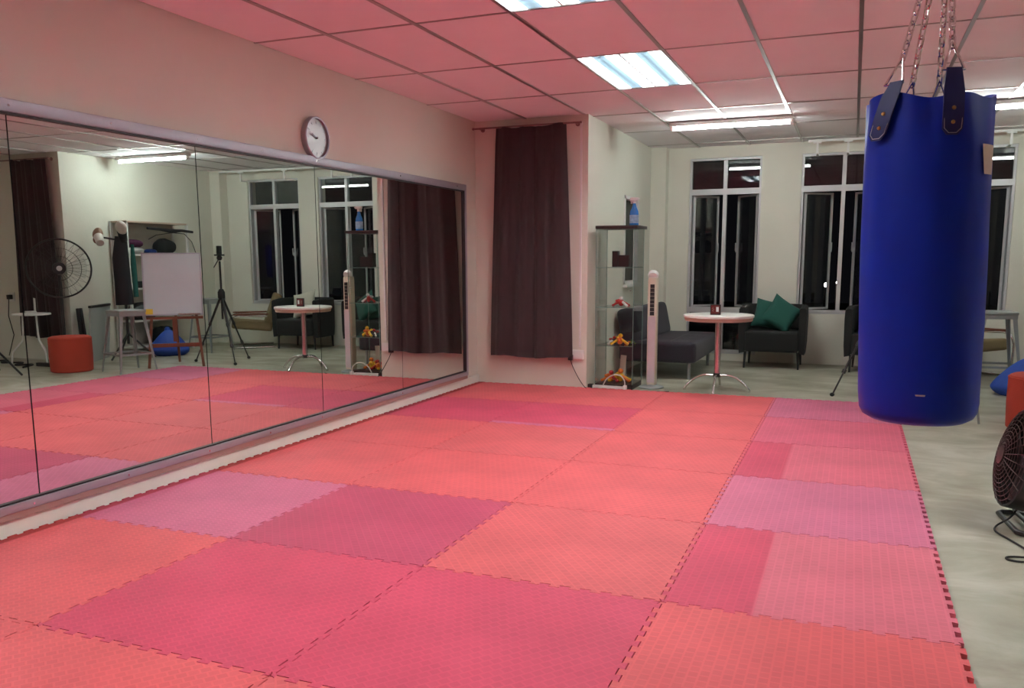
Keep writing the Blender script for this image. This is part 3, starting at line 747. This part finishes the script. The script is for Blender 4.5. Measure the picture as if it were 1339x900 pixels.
def strap(da, up, lab=None, tilt=0.):
    a = view+math.radians(da); ca, sa = math.cos(a), math.sin(a)
    R = Matrix(((-sa, ca, 0, 0), (ca, sa, 0, 0), (0, 0, 1, 0), (0, 0, 0, 1)))   # x tangent, y outward
    R = Matrix(((-sa, ca, 0, 0), (ca, sa, 0, 0), (0, 0, 1, 0), (0, 0, 0, 1)))
    def P(u, o, z): return Vector((-sa*u+ca*o+LX, ca*u+sa*o+LY, z))
    w = .027; r0 = .172
    g = G(); pts = []
    zs = [HB-.115-.0, HB-.10, HB-.085, HB-.05, HB, HB+up]
    ws = [.014, .026, w, w, w, w*.72]
    rings = []
    for z, ww in zip(zs, ws):
        o = r0+(.004 if z < HB else 0.0)-(.010 if z > HB+.01 else 0)
        rings.append([tuple(P(-ww+tilt*(HB-z), o, z)), tuple(P(ww+tilt*(HB-z), o, z)), tuple(P(ww+tilt*(HB-z), o+.005, z)), tuple(P(-ww+tilt*(HB-z), o+.005, z))])
    g.loft(rings); s_ = g.build('strap', M['bagdark'], t)
    g = G(); e = [tuple(P(u+tilt*(HB-z), r0+.0095 if z < HB else r0-.004, z)) for u, z in [(-w+.004, HB), (-w+.004, HB-.08), (-.022, HB-.098), (-.010, HB-.110), (.010, HB-.110), (.022, HB-.098), (w-.004, HB-.08), (w-.004, HB)]]
    g.tube(e, .0012, 5); g.build('stitching', M['alu'], s_)
    for z in (HB-.045, HB-.082):
        p = P(tilt*(HB-z), r0+.008, z); q = P(tilt*(HB-z), r0+.013, z)
        G().cyl(tuple(p), tuple(q), .006, .004, 10).build('rivet', M['brass'], s_)
    # triangular ring
    top_ = P(0, r0-.02, HB+up+.0); apex = top_+(hook-top_).normalized()*.075
    l, r = P(-.028, r0-.010, HB+up-.006), P(.028, r0-.010, HB+up-.006)
    g = G(); g.tube([tuple(l), tuple(l.lerp(apex, .9)), tuple(apex), tuple(r.lerp(apex, .9)), tuple(r), tuple(l.lerp(r, .5))], .0035, 8, loop=True)
    g.build('triangle_ring', M['chrome'], t)
    # chain links
    d = hook-apex; L_ = d.length; nl = int(L_/.027); g = G(); dr = d.normalized(); u = dr.orthogonal().normalized(); v = dr.cross(u)
    for k in range(nl+1):
        c = apex+d*(k/nl); s1 = u if k % 2 else v; pp = []
        for q in range(12):
            b = 2*PI*q/12; pp.append(tuple(c+s1*math.cos(b)*.0085+dr*(math.sin(b)*.010+math.copysign(.0085, math.sin(b)))))
        g.tube(pp, .0028, 6, loop=True)
    g.build('chain', M['chrome'], t)
strap(21, .062); strap(-33, .040, tilt=-.30); strap(-158, .012); strap(170, .012)
g = G(); g.tube([tuple(hook+Vector((0.03*math.sin(b), 0, .03*math.cos(b)+.02))) for b in [2*PI*k/16 for k in range(16)]], .006, 8, loop=True)
g.tube([tuple(hook+Vector((0, 0, .05))), tuple(hook+Vector((0, 0, CZ-BZ0-hook.z-.01)))], .008, 10); g.build('swivel_hook', M['chrome'], t)
G().cyl(tuple(hook+Vector((0, 0, CZ-BZ0-hook.z-.012))), tuple(hook+Vector((0, 0, CZ-BZ0-hook.z-.002))), .04, n=20).build('ceiling_plate', M['steel'], t)
def patch(a, z0_, z1_, wdeg, m, name, taper=1.):
    g = G(); g2 = []
    for z, tp in ((z0_, taper), (z1_, 1.)):
        pass
    def fn(u, v):
        z = z0_+(z1_-z0_)*v; aa = a+math.radians(wdeg)*(u-.5)*(taper+(1-taper)*v)
        f = z/HB; r = brad(f)+.0035
        w = max(0, (f-.78)/.22); r += w*w*.006
        return (r*math.cos(aa)+LX*f, r*math.sin(aa)+LY*f, z)
    g.grid(fn, 8, 4, .0006); g.build(name, m, t)
patch(view+math.radians(66), HB-.215, HB-.135, 24, M['patch'], 'label_patch', .7)
patch(view+math.radians(3), .083, .0875, 9., M['patch'], 'scuff', .9)

# ------------------------------------------------------------------ floor fan with cable
t = thing('floor_fan', 'black drum floor fan on tube stand at the picture edge', 'fan', (4.435, -3.42, FZ))
c = Vector((0, 0, .32)); ax = Vector((-.95, -.10, .20)).normalized()
u = ax.cross(Vector((0, 0, 1))).normalized(); v = u.cross(ax); Rf = .235
T = Matrix.Translation(c) @ Matrix(((u.x, v.x, ax.x, 0), (u.y, v.y, ax.y, 0), (u.z, v.z, ax.z, 0), (0, 0, 0, 1)))
G().lathe([(Rf, -.075), (Rf+.006, -.07), (Rf+.006, .07), (Rf, .075), (Rf-.006, .07), (Rf-.006, -.07)], T=T, n=56).build('drum_band', M['blackm'], t)
for s in (1, -1):
    g = G()
    def dome(r): return s*(.075+.055*(1-(r/Rf)**2))
    for k in range(1, 12):
        r = Rf*k/12; g.tube([(r*math.cos(2*PI*q/40), r*math.sin(2*PI*q/40), dome(r)) for q in range(40)], .0016, 5, loop=True, T=T)
    for k in range(24):
        a = 2*PI*k/24; g.tube([(Rf*f*math.cos(a), Rf*f*math.sin(a), dome(Rf*f)) for f in (.1, .35, .6, .82, 1)], .0022, 5, T=T)
    g.lathe([(.045, dome(0)-.004*s), (.045, dome(0)+.004*s), (.0005, dome(0)+.006*s)], T=T, n=24)
    g.build('front_grille' if s > 0 else 'rear_grille', mat('fan_wire', (.10, .075, .07), .35, metal=.6), t)
G().cyl((0, 0, -.10), (0, 0, .02), .06, n=24, T=T).build('motor', M['black'], t)
for k in range(3):
    a = 2*PI*k/3
    def fnb(q, v_): 
        r = .04+.17*q; aa = a+(v_-.5)*1.3; z = (v_-.5)*.07
        p = T @ Vector((r*math.cos(aa), r*math.sin(aa), z)); return tuple(p)
    G().grid(fnb, 6, 6, .003).build('blade', M['blackm'], t)
# yoke + base
g = G()
side = [c+u*(Rf+.02)*s for s in (-1, 1)]
g.tube([side[0], side[0]+Vector((0, 0, -.12)), side[0]+Vector((.0, .0, -.25)), c+u*-.15+Vector((0, 0, -.295)), c+u*.15+Vector((0, 0, -.295)), side[1]+Vector((0, 0, -.25)), side[1]+Vector((0, 0, -.12)), side[1]], .011, 10)
g.build('yoke', M['blackm'], t)
g = G()
def bp_(a, b): a *= .75; b = b*.5-.03; p = u*a+Vector((ax.x, ax.y, 0)).normalized()*b; return (p.x, p.y, .014)
g.tube([bp_(-.24, -.2), bp_(-.24, .17), bp_(-.21, .21), bp_(.21, .21), bp_(.24, .17), bp_(.24, -.2), bp_(.21, -.23), bp_(-.21, -.23)], .0125, 10, loop=True)
g.build('tube_base', M['blackm'], t)
for s in (-1, 1): G().cyl(tuple(side[(s+1)//2]), tuple(side[(s+1)//2]+u*.03*s), .022, .018, 14).build('tilt_knob', M['black'], t)
t = thing('fan_cable', 'black cable looped on the concrete in front of the floor fan', 'cable', (4.38, -3.75, FZ))
G().tube(spline([(.02, .30, .10), (-.02, .27, .05), (-.075, .25, .012), (-.09, .17, .006), (-.05, .06, .006), (-.01, -.05, .006), (.015, -.15, .006), (.0, -.215, .006), (-.05, -.25, .006), (-.10, -.235, .006), (-.09, -.20, .006), (-.02, -.195, .010), (.10, -.18, .006), (.3, -.1, .006)]), .0045, 8).build('cable', M['cord'], t)

# ------------------------------------------------------------------ camera tripod
t = thing('camera_tripod', 'black camera tripod standing behind the mats', 'tripod', (3.84, .60, FZ))
hub = Vector((0, 0, .86))
G().cyl((0, 0, .55), (0, 0, 1.28), .013, n=12).build('centre_column', M['blackm'], t)
G().lathe([(.03, .80), (.045, .82), (.045, .89), (.025, .93)], n=20).build('leg_collar', M['black'], t)
for fx, fy in ((-.36, -.235), (-.05, .40), (.36, -.12)):
    f = Vector((fx, fy, .015)); d = (f-hub)
    g = G(); g.tube([tuple(hub+d*.04), tuple(hub+d*.45)], .015, 10); g.tube([tuple(hub+d*.42), tuple(hub+d*.75)], .011, 10); g.tube([tuple(hub+d*.72), tuple(f)], .008, 10)
    for q in (.44, .74): g.tube([tuple(hub+d*(q-.02)), tuple(hub+d*(q+.02))], .019, 10)
    L = g.build('leg', M['blackm'], t)
    G().blob(tuple(f+Vector((0, 0, .005))), (.022, .022, .019), 12, 8).build('rubber_foot', M['black'], L)
g = G(); g.blob((0, 0, 1.32), (.035, .035, .035), 14, 10); g.bb((-.05, -.04, 1.345), (.05, .04, 1.365), bev=.004); g.bb((-.02, -.03, 1.365), (.02, .03, 1.47), bev=.006); g.tube([(0, 0, 1.32), (.10, .06, 1.26), (.20, .12, 1.20)], .007, 8)
g.build('tripod_head', M['black'], t)

# ------------------------------------------------------------------ whiteboard on easel
EX, EY = 4.10, .05; rzE = math.radians(-40)
t = thing('easel', 'reddish wooden easel standing on the floor, seen in the mirror', 'easel', (EX, EY, FZ), rzE)
lean = .16
for s in (-1, 1):
    G().tube([(s*.31, -.12, 0), (s*.22, .05, 1.0)], .022, 4).build('leg', M['wood'], t, smooth=False)
G().tube([(0, .50, 0), (0, .07, 1.0)], .02, 4).build('rear_leg', M['wood'], t, smooth=False)
G().box((0, -.075, .27), (.56, .03, .045)).build('cross_rail', M['wood'], t, smooth=False)
G().box((0, -.045, .60), (.66, .07, .03)).build('ledge', M['wood'], t, smooth=False)
G().box((0, -.025, .46), (.05, .02, .30)).build('centre_strut', M['wood'], t, smooth=False)
t = thing('whiteboard', 'white dry-erase board resting on the wooden easel', 'whiteboard', (EX, EY, FZ+.63), rzE)
T = Tm((0, -.045, .0), rx=math.radians(-9))
G().bb((-.32, -.01, .01), (.32, .008, .75), T).build('surface', M['board'], t, smooth=False)
g = G()
for lo, hi in (((-.335, -.016, 0), (-.318, .012, .76)), ((.318, -.016, 0), (.335, .012, .76)), ((-.335, -.016, .745), (.335, .012, .76)), ((-.335, -.016, 0), (.335, .012, .018))): g.bb(lo, hi, T)
g.build('frame', M['alu'], t, smooth=False)
G().bb((.235, -.019, .015), (.315, -.0165, .08), T).build('yellow_sticker', M['yellowtag'], t, smooth=False)
G().bb((-.30, -.05, .0), (-.05, -.016, .018), T).build('pen_tray', M['chrome'], t, smooth=False)

# ------------------------------------------------------------------ shelving along the side wall with its contents (seen in mirror)
SX0, SX1, SY0, SY1, SH = 5.47, 5.77, .72, 1.86, 1.82
t = thing('shelving_unit', 'open cream shelving unit against the side wall, seen in the mirror', 'shelf', (0, 0, FZ))
for x in (SX0+.015, SX1-.015):
    for y in (SY0+.015, SY1-.015): G().bb((x-.015, y-.015, 0), (x+.015, y+.015, SH)).build('upright', M['rail'], t, smooth=False)
for z in (SH, 1.38, .92, .48, .12): G().bb((SX0, SY0, z-.022), (SX1, SY1, z)).build('shelf_board', M['rail'] if z != SH else M['tabledge'], t, smooth=False)
G().bb((SX1-.008, SY0+.03, .0), (SX1-.002, SY1-.03, SH-.02)).build('back_panel', M['cush'], t, smooth=False)
def lump(name, lab, cat, c, r, m, seed, grp=None, p=.8):
    rnd = random.Random(seed); ph = [rnd.random()*6 for _ in range(4)]
    def f(q):
        a = math.atan2(q.y, q.x); k = 1+.10*math.sin(3*a+ph[0])+.07*math.sin(5*a+ph[1]+8*q.z)+.05*math.sin(9*a+ph[2]); return Vector((q.x*k, q.y*k, q.z*(1+.1*math.sin(4*a+ph[3]))))
    g = G(); g.blob((0, 0, r[2]*.92), r, 24, 14, fn=f, p=p)
    o = g.build(name, m, loc=c); return tag(o, lab, cat, grp)
Z = lambda h: FZ+h
lump('folded_cloth', 'purple cloth bundle on the upper shelf of the unit', 'cloth', (5.58, .90, Z(1.47)), (.10, .15, .055), M['purple'], 1)
lump('silver_packet', 'crinkled silver packet under the purple cloth on the shelf', 'packet', (5.56, .92, Z(1.381)), (.09, .15, .048), M['silverbag'], 2)
lump('camera_bag', 'dark grey bag on the upper shelf above the whiteboard', 'bag', (5.58, 1.47, Z(1.381)), (.10, .17, .11), M['dgrey'], 3)
lump('blue_pouch', 'blue pouch beside the dark bag on the upper shelf', 'pouch', (5.56, 1.20, Z(1.381)), (.07, .09, .035), M['navy'], 4)
o = G().bb((-.06, -.12, 0), (.06, .12, .09), bev=.008).build('storage_box', M['black'], loc=(5.55, 1.02, Z(.9205))); tag(o, 'small black box on the middle shelf of the unit', 'box')
t = thing('white_jar', 'small white jar beside the black box on the middle shelf', 'jar', (5.52, .80, Z(.92))); G().lathe([(.0005, 0), (.03, 0), (.033, .01), (.033, .055), (.028, .06)], n=20).build('body', M['white'], t); G().lathe([(.03, .061), (.03, .078), (.0005, .08)], n=20).build('lid', M['cream'], t)
lump('sports_bag', 'black sports bag on the low shelf of the unit', 'bag', (5.57, 1.00, Z(.481)), (.12, .20, .12), M['black'], 5)
lump('shoe_bag', 'black bag on the bottom shelf behind the easel', 'bag', (5.57, 1.35, Z(.121)), (.12, .22, .12), M['dgrey'], 6)
# bow on top front of unit
t = thing('archery_bow', 'black bow with thin curved limb hung on the shelving unit front', 'bow', (5.445, 1.50, Z(1.70)))
g = G(); g.tube([(0, -.44, .03), (0, -.2, .022), (0, .0, .0), (0, .2, .015), (0, .42, .0)], [.016, .020, .030, .020, .018], 8); g.build('riser', M['black'], t)
G().tube([(-.01, -.44, -.12), (-.01, -.30, -.06), (-.01, 0, -.02), (-.01, .24, -.03), (-.01, .38, -.14), (-.01, .48, -.36)], .006, 6).build('curved_limb', M['black'], t)
# gloves on a stand
t = thing('glove_stand', 'black tripod stand carrying boxing gloves, seen in the mirror', 'stand', (5.32, .48, FZ))
G().cyl((0, 0, .2), (0, 0, 1.62), .018, n=12).build('pole', M['blackm'], t)
for a in (.4, 2.5, 4.6): G().tube([(0, 0, .34), (.33*math.cos(a), .33*math.sin(a), .015)], .012, 8).build('leg', M['blackm'], t)
G().tube([(-.02, -.02, 1.55), (.12, -.1, 1.58), (.22, -.18, 1.60)], .012, 8).build('hook_arm', M['blackm'], t)
def glove(c, T, m1, m2, lab):
    t = thing('boxing_glove', lab, 'boxing glove', c, 0, 'boxing gloves on the stand')
    def f(q): return Vector((q.x*(1+.25*max(0, q.z)/.1), q.y, q.z))
    G().blob((0, 0, .08), (.075, .06, .10), 20, 14, fn=f, T=T).build('fist', m1, t)
    G().blob((.075, 0, .05), (.032, .035, .065), 14, 10, T=T).build('thumb', m1, t)
    G().lathe([(.045, -.13), (.052, -.12), (.055, -.02), (.06, .02)], T=T, n=20).build('cuff', m2, t)
glove((5.18, .37, 1.625), Tm(ry=-.5, rx=.5), M['leatherw'], M['leatherk'], 'white-tipped black boxing glove on top of the stand')
glove((5.49, .28, 1.565), Tm(ry=.9, rx=-.5), M['leatherb'], M['leatherw'], 'brown boxing glove sticking out sideways from the stand')
def drape(name, lab, pts, r, m, cat='cloth'):
    g = G()
    if name == 'hand_wraps':
        sp = spline(pts, 8)
        for ph in (0, 2.1, 4.2):
            g.tube([(p[0]+.035*math.cos(ph+.55*i), p[1]+.035*math.sin(ph+.55*i), p[2]+.012*math.sin(i*.9+ph)) for i, p in enumerate(sp)], [.030+.006*math.sin(i*1.3+ph) for i in range(len(sp))], 8)
    else: g.tube(pts, r, 12, sx=.45); o = g.build(name, m); return tag(o, lab, cat)
drape('black_tracksuit', 'long black printed garment hanging down the glove stand', [(5.24, 0.40, 1.58), (5.27, 0.40, 1.3), (5.25, 0.39, 1.0), (5.25, 0.40, .70)], [.07, .10, .10, .11], M['leatherk'], 'garment')
drape('teal_cloth', 'thin teal and red strip of cloth hanging beside the black garment', [(5.16, 0.50, 1.48), (5.16, 0.50, 1.2), (5.15, 0.50, .8)], [.02, .035, .03], M['teallt'])
drape('hand_wraps', 'beige hand wraps tangled on the side of the glove stand', [(5.64, 0.24, 1.24), (5.58, 0.24, 1.18), (5.56, 0.22, 1.06), (5.49, 0.22, .98), (5.46, 0.21, .88), (5.49, 0.21, .80)], [.04, .085, .07, .075, .085, .05], M['rope'], 'hand wraps')
# panel and poles leaning on side wall
t = thing('leaning_board', 'pale grey flat board with black top edge beneath the shelving', 'board', (5.60, .26, FZ), math.radians(62))
G().bb((-.38, -.012, 0), (.30, .012, .70), Tm(rx=-.08)).build('panel', M['panel'], t, smooth=False); G().bb((-.39, -.016, .70), (.31, .016, .73), Tm(rx=-.08)).build('top_edge', M['black'], t, smooth=False)
for k, dx in enumerate((0, .046)):
    o = G().cyl((0, 0, .012), (.13-dx*.4, .05, .68), .022, n=12).build('foam_pole', M['black'], loc=(5.60+dx*.4, .075-dx, FZ)); tag(o, ('inner' if k else 'outer')+' black pole of the pair leaning at the wall corner', 'pole', 'black poles leaning at the wall corner')
# ------------------------------------------------------------------ big pedestal fan (mirror)
t = thing('pedestal_fan', 'large black wire pedestal fan before the second curtain, in the mirror', 'fan', (5.67, -.20, FZ))
G().lathe([(.165, 0), (.17, .01), (.16, .03), (.05, .05), (.03, .09)], n=36).build('base', M['blackm'], t)
G().cyl((0, 0, .06), (0, 0, 1.12), .02, n=14).build('pole', M['blackm'], t)
ax = Vector((-.77, -.62, .0)).normalized(); u = ax.cross(Vector((0, 0, 1))).normalized(); v = u.cross(ax); c = Vector((0, 0, 1.20))+ax*.1
T = Matrix.Translation(c) @ Matrix(((u.x, v.x, ax.x, 0), (u.y, v.y, ax.y, 0), (u.z, v.z, ax.z, 0), (0, 0, 0, 1)))
G().tube([(.36*math.cos(2*PI*k/56), .36*math.sin(2*PI*k/56), 0) for k in range(56)], .011, 8, loop=True, T=T).build('outer_ring', M['blackm'], t)
for s in (1, -1):
    g = G()
    for k in range(28): a = 2*PI*k/28+.1*s; g.tube([(.36*f*math.cos(a+.25*f*s), .36*f*math.sin(a+.25*f*s), s*.07*(1-f*f)) for f in (.18, .5, .8, 1)], .0016, 4, T=T)
    for r in (.15, .25): g.tube([(r*math.cos(2*PI*k/40), r*math.sin(2*PI*k/40), s*.07*(1-(r/.36)**2)) for k in range(40)], .002, 4, loop=True, T=T)
    g.build('wire_guard', M['blackm'], t)
G().cyl((0, 0, -.2), (0, 0, .05), .075, n=24, T=T).build('motor', M['black'], t); G().cyl((0, 0, .066), (0, 0, .082), .032, n=20, T=T).build('centre_badge', M['white'], t)
for k in range(3):
    a = 2*PI*k/3
    def fnb(q, v_):
        r = .05+.26*q; aa = a+(v_-.5)*.9; p = T @ Vector((r*math.cos(aa), r*math.sin(aa), (v_-.5)*.06)); return tuple(p)
    G().grid(fnb, 6, 6, .003).build('blade', glass_mat('clear_blade', (.95, .96, .96), 1.1), t)

# ------------------------------------------------------------------ router table etc.
t = thing('side_table', 'small round white side table holding the router, in the mirror', 'table', (6.02, -.36, FZ))
G().lathe([(.0005, .618), (.215, .618), (.22, .622), (.22, .634), (.215, .64), (.0005, .64)], n=48).build('tabletop', M['white'], t)
for a in (1.2, 3.3, 5.4): G().tube([(.10*math.cos(a), .10*math.sin(a), .62), (.11*math.cos(a), .11*math.sin(a), .38), (.12*math.cos(a), .12*math.sin(a), .30), (.24*math.cos(a), .24*math.sin(a), .16), (.26*math.cos(a), .26*math.sin(a), .01)], .011, 8).build('leg', M['white'], t)
t = thing('router', 'white wireless router with two antennas on the side table', 'router', (5.98, -.40, FZ+.64), .6)
G().bb((-.09, -.06, 0), (.09, .06, .03), bev=.006).build('body', M['white'], t)
for s in (-1, 1): G().cyl((s*.07, .05, .02), (s*.07-.03, .05, .19), .006, n=8).build('antenna', M['white'], t)
t = thing('outlet', 'wall outlet with black plug beside the second curtain', 'socket', (6.83, YC, .80)); G().bb((-.06, -.012, -.06), (.06, 0, .06), bev=.003).build('cover', M['white'], t); G().bb((-.03, -.06, -.03), (.03, -.012, .03), bev=.005).build('plug', M['black'], t); G().tube([(0, -.05, -.03), (.02, -.06, -.25), (-.05, -.06, -.5), (.05, -.08, -.78)], .006, 6).build('cable', M['cord'], t)
o = G().tube(spline([(5.75, -.75, 0), (5.9, -.5, 0), (6.05, -.62, 0), (6.2, -.4, 0), (6.45, -.5, 0), (6.6, -.3, 0), (6.8, -.45, 0), (7.0, -.25, 0)]), .012, 8).build('cable_tangle', M['cord'], loc=(0, 0, FZ+.012)); tag(o, 'black cable tangle on the floor behind the red pouf', 'cable')
o = G().bb((-.16, -.03, 0), (.16, .03, .045), bev=.006).build('extension_block', M['black'], loc=(5.62, -.52, FZ)); tag(o, 'black extension block on the floor behind the red pouf', 'power strip')
t = thing('light_stand', 'black light stand with pale blue cloth at the mirror edge', 'stand', (5.50, -1.38, FZ))
G().cyl((0, 0, .25), (0, 0, 1.15), .014, n=10).build('pole', M['blackm'], t)
for a in (.9, 2.9, 4.9): G().tube([(0, 0, .42), (.42*math.cos(a), .42*math.sin(a), .015)], .012, 8).build('leg', M['blackm'], t)
drape('blue_cloth', 'pale blue cloth hanging on the light stand', [(5.46, -1.36, 1.22), (5.46, -1.36, 1.1), (5.44, -1.36, .98)], [.06, .12, .10], M['paleb'])

# ------------------------------------------------------------------ curtain track by the ceiling
t = thing('curtain_track', 'white curtain track fixed under the ceiling above the middle window', 'curtain track', (3.1, 2.62, 2.60))
G().bb((-.05, -.012, -.012), (2.4, .012, .012)).build('track', M['rail'], t, smooth=False)
for x in (.05, .38, 1.2, 2.0):
    g = G(); g.bb((x-.045, -.016, -.030), (x+.045, .016, -.008)); g.bb((x-.012, -.01, -.15), (x+.012, .01, -.02)); g.bb((x-.012, 0, -.15), (x+.012, .27, -.135)); g.build('bracket', M['rail'], t, smooth=False)
# plants outside first window
for k, (x, y, z, s) in enumerate(((2.15, 3.55, -.4, .34), (2.55, 3.75, -.4, .42))):
    t = thing('shrub', ['low leafy shrub outside the lower pane of the first window', 'taller leafy shrub outside, behind the dark armchair'][k], 'plant', (x, y, z), k, 'shrubs outside the first window')
    G().tube([(0, 0, 0), (.02, 0, .4), (0, .03, .7)], [.02, .015, .008], 6).build('stem', M['dwood'], t)
    g = G(); rnd = random.Random(k)
    for q in range(150):
        p = Vector((rnd.gauss(0, .12), rnd.gauss(0, .12), rnd.uniform(.25, .95))); a = rnd.random()*6; l = .05
        d = Vector((math.cos(a), math.sin(a), rnd.uniform(-.4, .4)))*l; w = Vector((-math.sin(a), math.cos(a), 0))*.015
        g._add([tuple(p-d), tuple(p+w), tuple(p+d), tuple(p-w)], [(0, 1, 2, 3)])
    g.build('foliage', M['leafm'], t, smooth=False)

# ------------------------------------------------------------------ world, camera, view
w = bpy.data.worlds.new('night'); sc.world = w; w.use_nodes = True
w.node_tree.nodes['Background'].inputs[0].default_value = (.0008, .0008, .001, 1); w.node_tree.nodes['Background'].inputs[1].default_value = 1
R = [[0.92809507, 0.37231656, -0.00446218], [0.05086166, -0.1386393, -0.98903601], [-0.36885312, 0.9176925, -0.14760709]]
cd = bpy.data.cameras.new('camera'); cam = bpy.data.objects.new('camera', cd); col.objects.link(cam); sc.camera = cam
cam.matrix_world = Matrix(((R[0][0], -R[1][0], -R[2][0], 3.6055), (R[0][1], -R[1][1], -R[2][1], -7.9789), (R[0][2], -R[1][2], -R[2][2], 1.2631), (0, 0, 0, 1)))
cd.sensor_width = 36; cd.lens = 36*1102.33/1339; cd.shift_y = 54/1339; cd.clip_start = .05
vs = sc.view_settings; vs.view_transform = 'Standard'; vs.look = 'None'; vs.gamma = 1; vs.use_curve_mapping = False; vs.exposure = 1.71
cy = sc.cycles; cy.max_bounces = 10; cy.diffuse_bounces = 6; cy.glossy_bounces = 6; cy.transparent_max_bounces = 16; cy.transmission_bounces = 6
cy.caustics_reflective = True; cy.sample_clamp_indirect = 40; cy.blur_glossy = .3; cy.use_denoising = True
